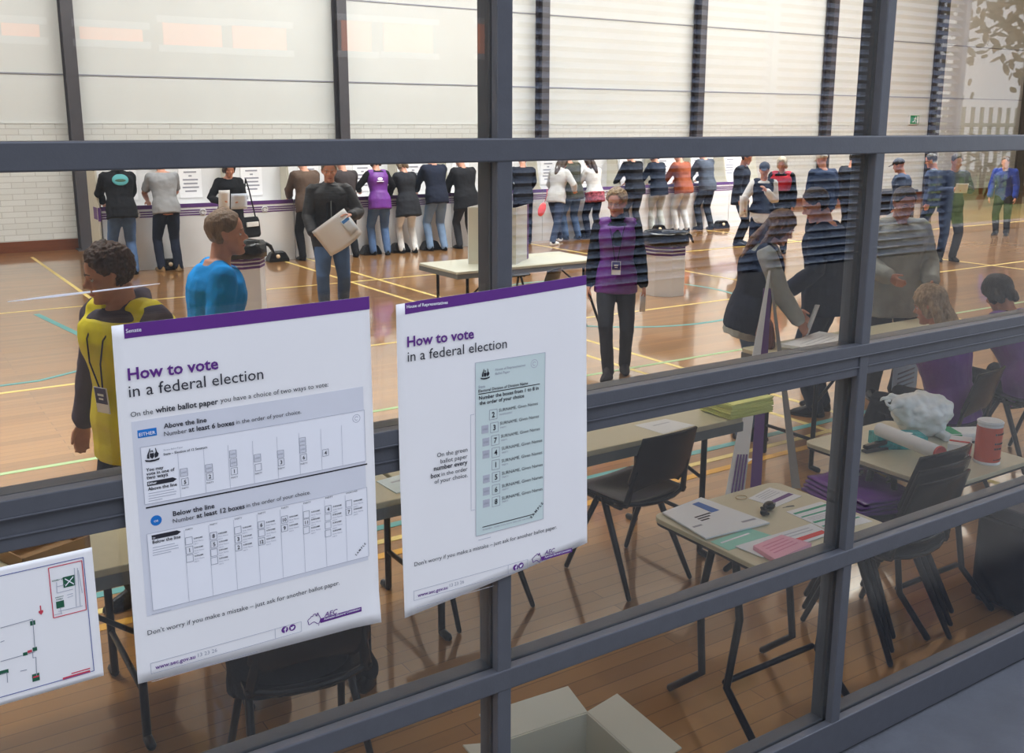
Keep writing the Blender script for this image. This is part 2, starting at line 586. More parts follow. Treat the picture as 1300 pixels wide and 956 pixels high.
def shrub(x, y, h, c, label, n=60, seed=1):
    rnd = random.Random(seed)
    t = thing('garden_shrub', label, 'shrub', (x, y, GROUND + .05))
    st = MB(); lf = MB()
    for k in range(7):
        a = rnd.uniform(0, 2 * PI); d = rnd.uniform(.05, .3) * h
        st.tube([(0, 0, 0), (d * .5 * math.cos(a), d * .5 * math.sin(a), h * .5), (d * math.cos(a), d * math.sin(a), h * rnd.uniform(.7, 1))], [.02, .015, .006], 5)
    for k in range(n):
        a = rnd.uniform(0, 2 * PI); d = rnd.uniform(.05, .4) * h; z = rnd.uniform(.25, 1) * h
        p = V((d * math.cos(a), d * math.sin(a), z)); L_ = h * rnd.uniform(.16, .3)
        dr = V((math.cos(a), math.sin(a), rnd.uniform(-.2, .9))).normalized()
        s_ = dr.cross(V((0, 0, 1))).normalized()
        lf.sheet(lambda u, v: p + dr * (L_ * u) + s_ * ((v - .5) * L_ * .34 * math.sin(PI * min(.97, u * .92 + .05))) - V((0, 0, L_ * .35 * u * u)), 4, 2, .002)
    st.build('stem', solid((92, 80, 52)), t)
    lf.build('foliage', solid(c, .5), t, fix=False)


shrub(15.2, -8.2, 1.1, (118, 158, 60), 'bright green strappy shrub by the outside fence', 70, 3)
shrub(16.6, -8.9, 1.5, (150, 74, 66), 'red leaved upright shrub by the outside fence', 80, 5)
shrub(18.6, -8.3, 1.4, (146, 120, 72), 'dry brownish shrub by the outside fence', 80, 8)
shrub(14.2, -9.3, .8, (70, 104, 96), 'low blue green shrub by the outside fence', 60, 11)
tree = thing('garden_tree', 'tall leafy tree standing outside in the sun', 'tree', (21, -9, GROUND))
MB().tube([(0, 0, 0), (.1, 0, 2.4), (-.1, .1, 5)], [.2, .16, .08], 10).build('trunk', solid((120, 100, 80)), tree)
lf = MB(); rnd = random.Random(4)
for k in range(900):
    d = V((rnd.gauss(0, 1), rnd.gauss(0, 1), rnd.gauss(0, 1))).normalized() * rnd.uniform(.7, 2.7)
    p = V((d.x, d.y, 4.6 + d.z * .95)); q = V((rnd.gauss(0, 1), rnd.gauss(0, 1), rnd.gauss(0, 1))).normalized()
    s_ = q.orthogonal().normalized()
    lf.sheet(lambda u, v: p + q * (u * .28) + s_ * ((v - .5) * .13 * math.sin(PI * (u * .9 + .05))), 3, 2, .003)
lf.build('foliage', solid((142, 128, 84), .5), tree, fix=False)
# metal hand rail of the ramp outside
hr = thing('ramp_handrail', 'grey steel double hand rail of the ramp outside', 'handrail', (0, 0, 0))
p0 = on_y(1180, 676, 2.6); p1 = on_y(1330, 741, 2.6)
p0 = V((p0.x, 2 * D - p0.y, p0.z)); p1 = V((p1.x, 2 * D - p1.y, p1.z))
e = (p1 - p0)
for dz in (0, -.045):
    MB().tube([p0 - e * .6 + V((0, 0, dz)), p1 + e * 1.2 + V((0, 0, dz))], .008, 10).build('rail', M['frame'], hr)
for k in (-.55, 1.3, 2.1):
    q = p0 + e * k
    MB().tube([(q.x, q.y, GROUND), q], .014, 8).build('post', M['frame'], hr)

# ---------------------------------------------------------------- light
w = bpy.data.worlds.new('sky'); SC.world = w; w.use_nodes = True
nt = w.node_tree; bg = nt.nodes['Background']
tc = nt.nodes.new('ShaderNodeTexCoord'); sp = nt.nodes.new('ShaderNodeSeparateXYZ'); rp = nt.nodes.new('ShaderNodeValToRGB')
nt.links.new(tc.outputs['Generated'], sp.inputs[0]); nt.links.new(sp.outputs['Z'], rp.inputs[0]); nt.links.new(rp.outputs[0], bg.inputs[0])
rp.color_ramp.elements[0].color = (.94, .955, 1, 1); rp.color_ramp.elements[1].color = (.74, .82, 1, 1)
rp.color_ramp.elements[1].position = .8
bg.inputs[1].default_value = 2.5
s = bpy.data.lights.new('sun', 'SUN'); s.energy = 9; s.angle = R(.6); s.color = (1, .94, .84)
so = bpy.data.objects.new('sun', s); COL.objects.link(so)
so.rotation_euler = V((-.95, -.03, -.42)).to_track_quat('-Z', 'Y').to_euler()


def lamp(name, loc, aim, size, energy, c=(1, .985, .965), sy=None, spread=180):
    l = bpy.data.lights.new(name, 'AREA'); l.energy = energy; l.color = c
    l.shape = 'RECTANGLE'; l.spread = R(spread); l.size = size; l.size_y = sy or size
    o = bpy.data.objects.new(name, l); COL.objects.link(o)
    o.location = loc
    o.rotation_euler = (V(aim) - V(loc)).to_track_quat('-Z', 'Y').to_euler()
    return o


for i, (x, y, e) in enumerate(((-3, 9.5, 90), (1.5, 9, 45), (1, 13, 150), (8, 10, 100), (8, 13, 240), (16, 9, 170), (16, 13, 430), (25, 9.5, 260), (25, 13, 470))):
    lamp('hall_fill', (x, y, 6.8), (x, y, 0), 2.5, e, spread=105)      # unseen lights added overhead, spread narrowed to keep the near floor dark
lamp('upper_wall_fill', (20, 12, 6.7), (19, 19, 4.5), 10, 1100, (1, .975, .94), 1.2)  # unseen area light added to brighten the upper right of the back wall
for x, e in ((0, 210), (9, 330)):
    lamp('wall_fill', (x, 12.5, 6.7), (x, 19.1, 3.6), 8, e, (1, .985, .965), .6, 130)  # unseen strips added to lift the upper back wall
for x, e in ((-.5, 125), (3.5, 85), (8.5, 85)):
    lamp('hall_fill', (x, 6.9, 6.8), (x, 6.9, 0), 1.6, e, spread=72)  # narrow unseen lights added to brighten the people near the window

SC.view_settings.view_transform = 'Standard'
SC.view_settings.look = 'None'
SC.view_settings.exposure = 0
SC.view_settings.gamma = 1

# ================================================================ people
HEAD = [  # z, half width, front y, back y   (metres, chin at z=0, face towards -y)
    (-.004, .016, -.074, -.030), (.006, .030, -.086, -.012), (.020, .041, -.089, .006), (.038, .050, -.085, .030),
    (.056, .056, -.085, .056), (.075, .061, -.084, .074), (.095, .066, -.081, .088), (.112, .0685, -.077, .096),
    (.128, .0705, -.084, .101), (.150, .0725, -.086, .103), (.175, .072, -.080, .100), (.198, .066, -.066, .088),
    (.216, .051, -.042, .066), (.227, .032, -.016, .040), (.232, .012, .004, .020)]


def head_ring(z, w, f, b, n=26, grow=0.0):
    cy = (f + b) / 2 + .006; out = []
    for k in range(n):
        a = 2 * PI * k / n
        cx_, sy = math.sin(a), -math.cos(a)
        e = .88
        x = (abs(cx_) ** e) * math.copysign(1, cx_) * (w + grow)
        y = (abs(sy) ** e) * math.copysign(1, sy)
        y = cy + (y * (cy - f + grow) if y < 0 else y * (b - cy + grow))
        out.append(V((x, y, z)))
    return out


def head_shape(mb, X):
    mb.loft([[X @ p for p in head_ring(*h)] for h in HEAD])
    def T(pts, rad, n=8, flat=None):
        sc = X.to_scale().x
        mb.tube([X @ V(p) for p in pts], [r_ * sc for r_ in rad], n, flat)
    R3 = X.to_3x3()
    T([(0, -.080, .122), (0, -.090, .105), (0, -.104, .088)], [.009, .011, .013])       # nose
    T([(-.013, -.086, .083), (.013, -.086, .083)], [.010, .010])
    T([(-.042, -.073, .133), (0, -.082, .131), (.042, -.073, .133)], [.010, .010, .010])  # brow
    T([(-.018, -.078, .052), (0, -.087, .055), (.018, -.078, .052)], [.006, .008, .006])
    T([(-.016, -.078, .042), (0, -.086, .042), (.016, -.078, .042)], [.006, .009, .006])
    T([(0, -.080, .014), (0, -.084, .014)], [.016, .015])
    for s_ in (-1, 1):
        mb.ball(X @ V((s_ * .045, -.058, .085)), (.020, .020, .022), 8)
        T([(s_ * .071, .006, .080), (s_ * .078, .014, .100), (s_ * .080, .018, .122)], [.010, .013, .014], 8, (R3 @ V((1, 0, 0)), .55))


def hand_shape(mb, w, d, n, s, curl=.5, thumb=None, fat=1.0):
    """palm and five fingers from the wrist w along d, palm facing n"""
    d = d.normalized(); n = (n - d * n.dot(d)).normalized(); l = d.cross(n).normalized()
    if thumb is not None and l.dot(thumb) < 0: l = -l
    k = s
    mb.loft([[w + d * (t * k) + (l * math.cos(a) * rw + n * math.sin(a) * rt) * k for a in [2 * PI * i / 12 for i in range(12)]]
             for t, rw, rt in ((-.02, .024, .019), (.01, .027, .018), (.045, .037, .016), (.075, .041, .014), (.092, .039, .012))])
    for i, (o, L_, r_) in enumerate(((.030, .066, .0092), (.0105, .075, .0096), (-.009, .070, .0092), (-.028, .055, .0082))):
        p = w + d * (.078 * k) + l * (o * k); a = curl * (.35 + .1 * i); pts = [p - d * .02 * k, p]
        for seg in (.45, .32, .25):
            q = d * math.cos(a) + n * math.sin(a)
            p = p + q * (L_ * seg * k); pts.append(p); a += curl * .75
        mb.tube(pts, [r_ * 1.05 * k * fat, r_ * k * fat, r_ * .95 * k * fat, r_ * .88 * k * fat, r_ * .75 * k * fat], 7)
    p = w + d * (.018 * k) + l * (.022 * k)
    q1 = (d * .75 + l * .62 + n * .25).normalized(); q2 = (d * .9 + l * .2 + n * (.25 + curl * .4)).normalized()
    a = p + q1 * .038 * k; b = a + q2 * .030 * k; c = b + (q2 + n * curl * .4).normalized() * .024 * k
    mb.tube([p, a, b, c], [.014 * k, .0115 * k, .0100 * k * fat, .0085 * k * fat], 7)


def ik(a, b, l1, l2, pole):
    d = b - a; L_ = d.length
    mx_ = (l1 + l2) * .998
    if L_ > mx_: b = a + d * (mx_ / L_); d = b - a; L_ = mx_
    t = (l1 * l1 - l2 * l2 + L_ * L_) / (2 * L_)
    h = math.sqrt(max(0, l1 * l1 - t * t))
    u_ = d.normalized(); p = pole - u_ * pole.dot(u_)
    return a + u_ * t + p.normalized() * h, b


def skeleton(h, pose, fem=False):
    s = h / 1.75; J = {'s': s}
    hz = pose.get('hip', .93) * s
    P = V((pose.get('hx', 0) * s, pose.get('hy', 0) * s, hz))
    a = R(pose.get('lean', 2)); side = R(pose.get('side', 0)); tw = R(pose.get('twist', 0))
    sp = V((math.sin(side), -math.sin(a), math.cos(a) * math.cos(side))).normalized()
    J['P'] = P; J['sp'] = sp
    lat = V((math.cos(tw), math.sin(tw), 0)); lat = (lat - sp * lat.dot(sp)).normalized()
    J['lat'] = lat; J['fw'] = sp.cross(lat)  # towards the back is -> make it the front
    if J['fw'].y > 0 and abs(tw) < 1.5: J['fw'] = -J['fw']
    S = P + sp * (.475 * s)
    N_ = P + sp * (.525 * s)
    hp, hyaw, hroll = R(pose.get('head_pitch', 5)), R(pose.get('head_yaw', 0)), R(pose.get('head_roll', 0))
    hl = R(pose.get('lean', 2) * .5)
    nd = V((0, -math.sin(hl + hp * .3) - pose.get('nf', .12), math.cos(hl))).normalized()
    H0 = N_ + nd * (pose.get('neck', .062) * s)
    J['N'] = N_; J['H0'] = H0
    X = Matrix.Translation(H0) @ Matrix.Rotation(hyaw, 4, 'Z') @ Matrix.Rotation(hroll, 4, 'Y') @ Matrix.Rotation(hp, 4, 'X') @ Matrix.Diagonal((*[s * pose.get('head_scale', 1)] * 3, 1)) @ Matrix.Translation((0, -.022, 0))
    J['head'] = X
    sw = (.155 if fem else .178) * s
    for k, sg in (('R', -1), ('L', 1)):
        sh = S + lat * (sg * sw)
        df = sh + V((sg * .07 * s, -.04 * s, -.535 * s))
        tgt = pose.get('hand' + k)
        tgt = (V(tgt) * s if tgt is not None else df)
        pole = V(pose.get('pole' + k, (sg * .55, .7, -.35)))
        el, wr = ik(sh, tgt, .290 * s, .258 * s, pole)
        J['sh' + k], J['el' + k], J['wr' + k] = sh, el, wr
        J['hd' + k] = V(pose['dir' + k]) if 'dir' + k in pose else (wr - el)
        J['hn' + k] = V(pose.get('palm' + k, (-sg, -.1, 0)))
        J['th' + k] = V(pose.get('thumb' + k, (0, -1, .2)))
        hp_ = P + V((sg * .088 * s, 0, -.04 * s))
        ft = pose.get('foot' + k)
        ft = V(ft) * s if ft is not None else V((sg * .105 * s, .0, .075 * s))
        kn, an = ik(hp_, ft, .440 * s, .425 * s, V(pose.get('knee' + k, (sg * .12, -1, 0))))
        J['hp' + k], J['kn' + k], J['an' + k] = hp_, kn, an
        J['toe' + k] = V(pose.get('toe' + k, (sg * .22, -1, 0))).normalized()
    J['fem'] = fem; J['curl'] = pose.get('curl', .5)
    return J


TORSO = [(-.11, .115, .095), (-.05, .160, .112), (.02, .168, .116), (.09, .158, .108), (.17, .142, .098), (.25, .146, .102),
         (.33, .162, .114), (.40, .172, .118), (.455, .168, .105), (.495, .125, .085), (.525, .075, .068), (.55, .060, .062)]


def torso(mb, J, t0, t1, ex=0, ey=None, flare=0, n=20, build=1.0):
    s = J['s']; ey = ex if ey is None else ey
    rows = [r_ for r_ in TORSO if t0 < r_[0] < t1]
    def at(t):
        if t <= TORSO[0][0]: return TORSO[1][1], TORSO[1][2]
        for a, b in zip(TORSO, TORSO[1:]):
            if a[0] <= t <= b[0]:
                k = (t - a[0]) / (b[0] - a[0]); return a[1] + (b[1] - a[1]) * k, a[2] + (b[2] - a[2]) * k
        return TORSO[-1][1], TORSO[-1][2]
    ts = [t0] + [r_[0] for r_ in rows] + [t1]
    if t0 < -.12: ts = [t0] + [t0 + (-.06 - t0) * k / 3 for k in (1, 2)] + [r_[0] for r_ in rows if r_[0] > -.07] + [t1]
    rings = []
    for t in ts:
        rx, ry = at(t)
        if ex and t < -.02: rx, ry = max(rx, TORSO[1][1]), max(ry, TORSO[1][2])
        if J['fem']:
            rx *= .93 if t > .1 else 1.0
            if .12 < t < .25: rx *= .93
            if .3 < t < .42: ry *= 1.08
        rx, ry = rx * build * s + ex, ry * build * s + ey
        if ex: k = max(0, (.15 - t)) * flare; rx += k; ry += k
        c = J['P'] + J['sp'] * (t * s) if t > -.03 else J['P'] + J['sp'] * (-.03 * s) + V((0, 0, (t + .03) * s)) * .6 + J['sp'] * ((t + .03) * s * .4)
        rings.append([c + J['lat'] * (rx * math.copysign(abs(math.cos(a)) ** .85, math.cos(a))) + J['fw'] * (ry * math.copysign(abs(math.sin(a)) ** .9, math.sin(a)))
                      for a in [2 * PI * k / n for k in range(n)]])
    mb.loft(rings)


def arm(mb, J, k, e, upto=1.0, cuff=0):
    s = J['s']; sh, el, wr = J['sh' + k], J['el' + k], J['wr' + k]
    r_ = [(.056, .050, .043, .042, .037, .027)[i] * s + e for i in range(6)]
    pts = [sh - (el - sh).normalized() * .01 * s, sh.lerp(el, .45), el, el + (wr - el) * .25, el + (wr - el) * .6, wr]
    if upto < 1:      # short sleeve
        mb.tube([sh, sh.lerp(el, upto * .5), sh.lerp(el, upto)], [r_[0], r_[1] + .004, r_[1] + .006], 14, round_end=False)
        mb.ball(sh, r_[0], 9)
        return
    if cuff: pts[-1] = el + (wr - el) * cuff; r_[-1] = .034 * s + e
    mb.tube(pts, r_, 14)


def leg(mb, J, k, e, hem=None):
    s = J['s']; a, b, c = J['hp' + k], J['kn' + k], J['an' + k]
    r_ = [.086, .082, .060, .057, .050, .037]
    r_ = [x * s + e for x in r_]
    if e > 0: r_[5] = .052 * s + e * .7; r_[4] = max(r_[4], .055 * s + e * .8)
    end = c + (c - b).normalized() * (.015 * s)
    mb.tube([a + V((0, 0, .02 * s)), a.lerp(b, .4), b, b.lerp(c, .3), b.lerp(c, .65), end], r_, 16)


def shoe_mesh(J, k, boot=0):
    s = J['s']; an = J['an' + k]; t = J['toe' + k]; t = V((t.x, t.y, 0)).normalized(); l = V((-t.y, t.x, 0))
    base = V((an.x, an.y, an.z - .075 * s))
    mb = MB()
    for (z0, z1, grow) in ((0, .022, .006), (.018, .075, 0)):
        pass
    def ring(z, f, bk, w, sh=0):
        out = []
        for i in range(18):
            a = 2 * PI * i / 18
            y = math.cos(a); x = math.sin(a)
            L_ = f if y > 0 else bk
            ww = w * (1 - .28 * max(0, -y) - .10 * max(0, y) ** 2)
            out.append(base + t * (y * L_ * s) + l * (x * ww * s) + V((0, 0, z * s)))
        return out
    mb.loft([ring(.002, .185, .070, .046), ring(.012, .195, .075, .050), ring(.030, .192, .074, .049), ring(.050, .160, .070, .044), ring(.075, .085, .062, .040), ring(.105 + boot, .050, .052, .042 + boot * .1)])
    return mb


def hair_mesh(J, style, seed=1):
    X = J['head']; mb = MB(); n = 30
    th = {'short': .012, 'crop': .006, 'curly': .020, 'bob': .022, 'long': .018, 'cap': .016, 'grey': .012}[style]
    rings = []
    zs = [.03, .05, .07, .09, .11, .13, .15, .165, .18, .195, .208, .219, .228, .234]
    def dims(z):
        for a, b in zip(HEAD, HEAD[1:]):
            if a[0] <= z <= b[0]:
                k = (z - a[0]) / (b[0] - a[0]); return [a[i] + (b[i] - a[i]) * k for i in (1, 2, 3)]
        return HEAD[-1][1:]
    for z in zs:
        w, f, b = dims(min(z, .2315))
        base = head_ring(z, w, f, b, n)
        out = []
        for p in base:
            ang = math.atan2(p.x, -p.y)            # 0 = face, pi = back of head
            a = abs(ang)
            line_ = .188 if a < .5 else (.188 - (a - .5) / .55 * .055 if a < 1.05 else (.133 - (a - 1.05) / .4 * .025 if a < 1.45 else (.108 + .0 if a < 1.75 else .045)))
            if style in ('bob', 'long'):
                line_ = .185 if a < .45 else (.185 - (a - .45) / .5 * .10 if a < .95 else (.03 if style == 'bob' else .0))
            if style == 'cap': line_ = .15 if a < 1.0 else .12
            kk = (z - line_) / .016
            kk = max(0, min(1, kk))
            g = -.012 + kk * (.012 + th)
            c = V((0, (f + b) / 2 + .006, z))
            d = (p - c); d.z = 0
            d = d.normalized() if d.length > 1e-4 else V((0, 1, 0))
            k2 = max(0, (z - .19) / .045)
            jit = noise.noise(V((p.x * 60, p.y * 60, z * 60 + seed * 9))) * (.006 if style == 'curly' else .0025) * kk
            out.append(X @ (p + d * ((g + jit) * (1 - .4 * k2)) + V((0, 0, max(0, g) * k2 * 1.1))))
        rings.append(out)
    mb.loft(rings)
    s = J['s']
    if style in ('long', 'bob'):
        for sg in (-1, 0, 1):
            L_ = -.12 if style == 'long' else .035
            pts = [(sg * .05, .045, .15), (sg * .068, .055, .06), (sg * .070, .06, L_)] if sg else [(0, .085, .16), (0, .095, .06), (0, .085, L_)]
            mb.tube([X @ V(p) for p in pts], [.034 * s, .036 * s, .022 * s if style == 'long' else .028 * s], 10)
        if style == 'long':
            mb.tube([X @ V(p) for p in ((0, .10, .04), (0, .12, -.08), (0, .12, -.2))], [.05 * s, .06 * s, .035 * s], 12, ((0, 1, 0), .5))
    if style == 'cap':
        mb.tube([X @ V((0, -.075, .155)), X @ V((0, -.145, .145))], [.055 * s, .05 * s], 12, (X.to_3x3() @ V((0, 0, 1)), .16))
    return mb


def person(label, pos, rz, h, pose, fit, near=False, group=None, idx=[0]):
    idx[0] += 1; seed = idx[0]
    fem = fit.get('fem', False)
    J = skeleton(h, pose, fem); s = J['s']; build = fit.get('build', 1.0)
    vx = .0065 if near else .0105
    mb = MB()
    torso(mb, J, -.10, .55, build=build * .93)
    mb.tube([J['N'] - J['sp'] * .05 * s, J['N'].lerp(J['H0'], .6), J['head'] @ V((0, .025, .05))], [.062 * s, .055 * s, .054 * s], 14)
    for k in 'RL':
        sg = -1 if k == 'R' else 1
        mb.tube([J['N'] - J['sp'] * .01 * s + J['lat'] * sg * .03 * s, J['sh' + k]], [.048 * s, .052 * s], 10)
        arm(mb, J, k, 0)
        hand_shape(mb, J['wr' + k], J['hd' + k], J['hn' + k], s, J['curl'], J['th' + k], 1.0 if near else 1.12)
        leg(mb, J, k, -.011)
        t = J['toe' + k]
        mb.tube([J['an' + k] + V((0, 0, .02 * s)), J['an' + k] - V((0, 0, .02 * s)), J['an' + k] - V((0, 0, .038 * s)) + t * .10 * s, J['an' + k] - V((0, 0, .045 * s)) + t * .15 * s], [.036 * s, .036 * s, .030 * s, .02 * s], 10)
    head_shape(mb, J['head'])
    body = link('person', baked(mb, vx, 3), M[fit.get('skin', 'skin')])
    body.location = pos; body.rotation_euler = (0, 0, rz)
    tag(body, label, 'person', group)
    vc = .009 if near else .014
    fo = .006 if near else .007
    # trousers
    if fit.get('legs'):
        mb = MB(); torso(mb, J, -.09, .17, .011, build=build)
        for k in 'RL': leg(mb, J, k, fit.get('leg_ease', .014))
        link('trousers', baked(mb, vc, 3, fo * .7, 8, seed), fit['legs'], body)
    for k in 'RL':
        shoe_mesh(J, k, fit.get('boot', 0)).build('shoe', fit.get('shoes', M['black_plastic']), body, 0, True)
    # main top
    top = fit['top']
    mb = MB()
    e = fit.get('ease', .02)
    torso(mb, J, fit.get('hem', -.125), .52 if not fit.get('collar') else .545, e, e, fit.get('flare', .05), build=build)
    for k in 'RL':
        sg = -1 if k == 'R' else 1
        mb.tube([J['N'] - J['sp'] * .025 * s + J['lat'] * sg * .03 * s, J['sh' + k]], [.046 * s + e * .6, .050 * s + e * .7], 10)
        if fit.get('sleeve') is not None:
            arm(mb, J, k, e * .75, fit['sleeve'])
        else:
            arm(mb, J, k, e * .8, 1, .93)
    if fit.get('collar'):
        mb.tube([J['N'] - J['sp'] * .02 * s, J['N'] + (J['H0'] - J['N']) * .75], [.072 * s, .070 * s], 14, round_end=False)
    if fit.get('hood'):
        b = J['N'] - J['fw'] * .05 * s
        mb.tube([b + J['lat'] * .085 * s - J['fw'] * -.02 * s, b - J['fw'] * .055 * s + J['sp'] * .012 * s, b - J['lat'] * .085 * s - J['fw'] * -.02 * s], [.036 * s, .052 * s, .036 * s], 12)
    nm = fit.get('top_name', 'jacket')
    topo = link(nm, baked(mb, vc, 3, fo, 9, seed + 5), top, body)
    if fit.get('vest'):
        mb = MB(); ev = e + .012
        torso(mb, J, fit.get('vest_hem', -.16), .49, ev, ev, .06, build=build)
        for k in 'RL':
            mb.tube([J['N'] - J['sp'] * .035 * s + J['lat'] * (-1 if k == 'R' else 1) * .07 * s, J['sh' + k] - (J['sh' + k] - J['N']) * .12], [.050 * s + ev * .7, .052 * s + ev * .8], 10)
        ve = baked(mb, vc, 3, fo * .8, 7, seed + 9)
        link('vest', ve, fit['vest'], body)
    if fit.get('hair'):
        st, c = fit['hair']
        amp = {'curly': .0075, 'cap': 0, 'bob': .004, 'long': .0035}.get(st, .003)
        hm = baked(hair_mesh(J, st, seed), .0050 if near else .009, 1, amp if near else amp * .6, 55 if st == 'curly' else 42, seed)
        if c not in _hc: _hc[c] = mat('hair_%d_%d_%d' % c, c, .55, 0, .35, 60, .6, 150, stretch=(1, 1, .3))
        link('cap' if st == 'cap' else 'hair', hm, _hc[c], body)
    if near:
        X = J['head']
        for sg in (-1, 1):
            ey = MB().ball(X @ V((sg * .031, -.0655, .113)), .0112 * s, 10).build('eye', M['eye_white'], body, 0, True)
            MB().ball(X @ V((sg * .0312, -.0725, .113)), .0052 * s, 8).build('iris', M['iris'], ey, 0, True)
            lid = MB().tube([X @ V((sg * .018, -.0715, .117)), X @ V((sg * .031, -.0775, .1215)), X @ V((sg * .044, -.0695, .117))], [.003 * s, .0042 * s, .003 * s], 6)
            lid.build('eyelid', M[fit.get('skin', 'skin')], body, 0, True)
            MB().tube([X @ V((sg * .014, -.0895, .136)), X @ V((sg * .032, -.085, .141)), X @ V((sg * .049, -.071, .135))], [.0030 * s, .0036 * s, .002 * s], 6).build('eyebrow', body_hair(fit), body, 0, True)
        MB().tube([X @ V((-.021, -.0805, .0475)), X @ V((0, -.0935, .0490)), X @ V((.021, -.0805, .0475))], [.0030 * s, .0060 * s, .0030 * s], 8, ((0, 1, 0), .7)).build('lips', M['lips'], body, 0, True)
    body['_j'] = 0
    del body['_j']
    return body, J


_hc = {}


def body_hair(fit):
    c = fit.get('hair', ('short', (60, 44, 34)))[1]
    return _hc.get(c, M['iris'])


def lanyard(body, J, e=.05, drop=.30, c=(60, 50, 110)):
    s = J['s']; N_, sp, fw, lat = J['N'], J['sp'], J['fw'], J['lat']
    ry = .118 * s + e
    bot = J['P'] + sp * ((.475 - drop) * s) + fw * (ry - .005)
    def neck(g): return [N_ + lat * (g * .066 * s) + fw * .03 * s + sp * .015, N_ + lat * (g * .068 * s) + fw * (.085 * s + e * .4) - sp * .035 * s, J['P'] + sp * .42 * s + lat * (g * .050 * s) + fw * (ry - .014), J['P'] + sp * .32 * s + lat * (g * .034 * s) + fw * (ry + .004), bot + lat * (g * .010)]
    pts_l, pts_r = neck(1), neck(-1)
    MB().tube(pts_l, .0035, 6).tube(pts_r, .0035, 6).build('lanyard', cloth((40, 40, 60)), body)
    mtx = Matrix((lat, fw, sp)).transposed()
    card = MB().box(bot - sp * .055 + fw * .004, (.078, .004, .115), mtx).build('badge_card', M['print_white'], body)
    MB().box(bot - sp * .035 + fw * .0065, (.070, .002, .070), mtx).build('badge_print', solid(c), card)
    MB().box(bot - sp * .030 + fw * .0078, (.036, .002, .010), mtx).box(bot - sp * .048 + fw * .0078, (.026, .002, .008), mtx).build('badge_text', M['print_white'], card)

# ================================================================ who is where
BLK = cloth((24, 25, 30)); NAVY = cloth((30, 36, 54)); CHAR = cloth((52, 54, 60)); GREY = cloth((150, 152, 156)); LGREY = cloth((196, 198, 200))
BROWN = cloth((92, 76, 66)); OLIVE = cloth((72, 74, 66)); WHITE = cloth((226, 228, 230)); BEIGE = cloth((176, 162, 138)); RUST = cloth((150, 82, 56))
BLUE = cloth((18, 140, 220)); REDC = cloth((196, 52, 66)); HOOD = cloth((84, 78, 92)); DKBLUE = cloth((44, 60, 92)); STONE = cloth((172, 176, 172))
PURP = M['purple_cloth']
TANSHOE = solid((150, 122, 84)); WSHOE = solid((232, 232, 232))
ROWY = 15.42
lean_pose = dict(lean=13, head_pitch=32, handR=(-.15, -.47, 1.02), handL=(.15, -.45, 1.02), poleR=(-.8, .5, -.5), poleL=(.8, .5, -.5), palmR=(0, 0, -1), palmL=(0, 0, -1),
                 footR=(-.11, .05, .075), footL=(.12, -.04, .075))


def rowx(px, y=ROWY): return on_y(px, 262, y).x


def back(label, px, h, fit, dy=0, rz=PI, pose=None, **k):
    p = dict(lean_pose)
    if pose: p.update(pose)
    y = ROWY + dy
    return person(label, (rowx(px, y), y, 0), rz, h, p, fit, **k)


b, J = back('person at the left end booth in black hoodie with round teal print and blue jeans', 154, 1.80, dict(top=BLK, legs=M['denim'], hair=('short', (50, 40, 34)), build=1.1, hood=True, ease=.028, top_name='hoodie'))
c = J['P'] + J['sp'] * .40 * J['s'] - J['fw'] * (.118 * 1.1 * J['s'] + .034)
mtx = Matrix((J['lat'], J['fw'], J['sp'])).transposed()
o = MB().ball(c, (.115, .012, .085), 12, mtx).build('back_print', solid((86, 168, 176)), b, 0, True)
MB().ball(c - J['sp'] * .01 - J['fw'] * .004, (.085, .011, .03), 10, mtx).build('print_motif', solid((58, 92, 74)), o, 0, True)
back('person with short sleeved grey t-shirt and dark trousers writing at a booth', 211, 1.78, dict(top=GREY, legs=NAVY, shoes=TANSHOE, hair=('short', (70, 60, 52)), sleeve=.8, build=1.08, ease=.018, top_name='t_shirt', hem=-.08))
wom, JW = person('person facing the window in black cardigan carrying a black shoulder bag and papers', (rowx(292, 14.9), 14.9, 0), R(-5), 1.68,
                 dict(lean=3, head_pitch=22, handR=(-.20, -.26, 1.12), handL=(.08, -.30, 1.10), footR=(-.09, .10, .075), footL=(.10, -.12, .075), palmR=(.6, -.3, .4), palmL=(-.6, -.3, .4)),
                 dict(fem=True, top=BLK, legs=BLK, shoes=WSHOE, hair=('bob', (60, 46, 40)), hem=-.16, flare=.12, top_name='cardigan'))
back('person in brown jacket and black trousers bent over a booth', 392, 1.74, dict(top=BROWN, legs=BLK, hair=('short', (60, 52, 46)), build=1.12, ease=.03))
back('person in dark jacket and black trousers partly hidden behind the man carrying a paper', 441, 1.72, dict(top=cloth((64, 58, 60)), legs=BLK, hair=('crop', (60, 52, 46)), ease=.03, hem=-.14), dy=.02)
b, J = back('polling official at the booths seen from behind in purple vest, black sleeves and jeans', 482, 1.72, dict(fem=True, top=BLK, legs=M['denim'], hair=('bob', (80, 60, 48)), vest=PURP, vest_hem=-.14, ease=.016),
            rz=R(172), pose=dict(handR=(-.24, -.42, 1.10), handL=(.24, -.38, 1.1)))
c = J['P'] + J['sp'] * .36 * J['s'] - J['fw'] * (.118 * J['s'] + .036)
mtx = Matrix((J['lat'], J['fw'], J['sp'])).transposed()
MB().ball(c, (.045, .008, .028), 8, mtx).box(c - J['sp'] * .04, (.12, .012, .012), mtx).build('vest_print', M['print_white'], b)
back('person in black knee coat and white trousers at a booth', 518, 1.66, dict(fem=True, top=cloth((38, 40, 46)), legs=WHITE, hair=('bob', (110, 90, 66)), hem=-.26, flare=.14, ease=.03, leg_ease=.008))
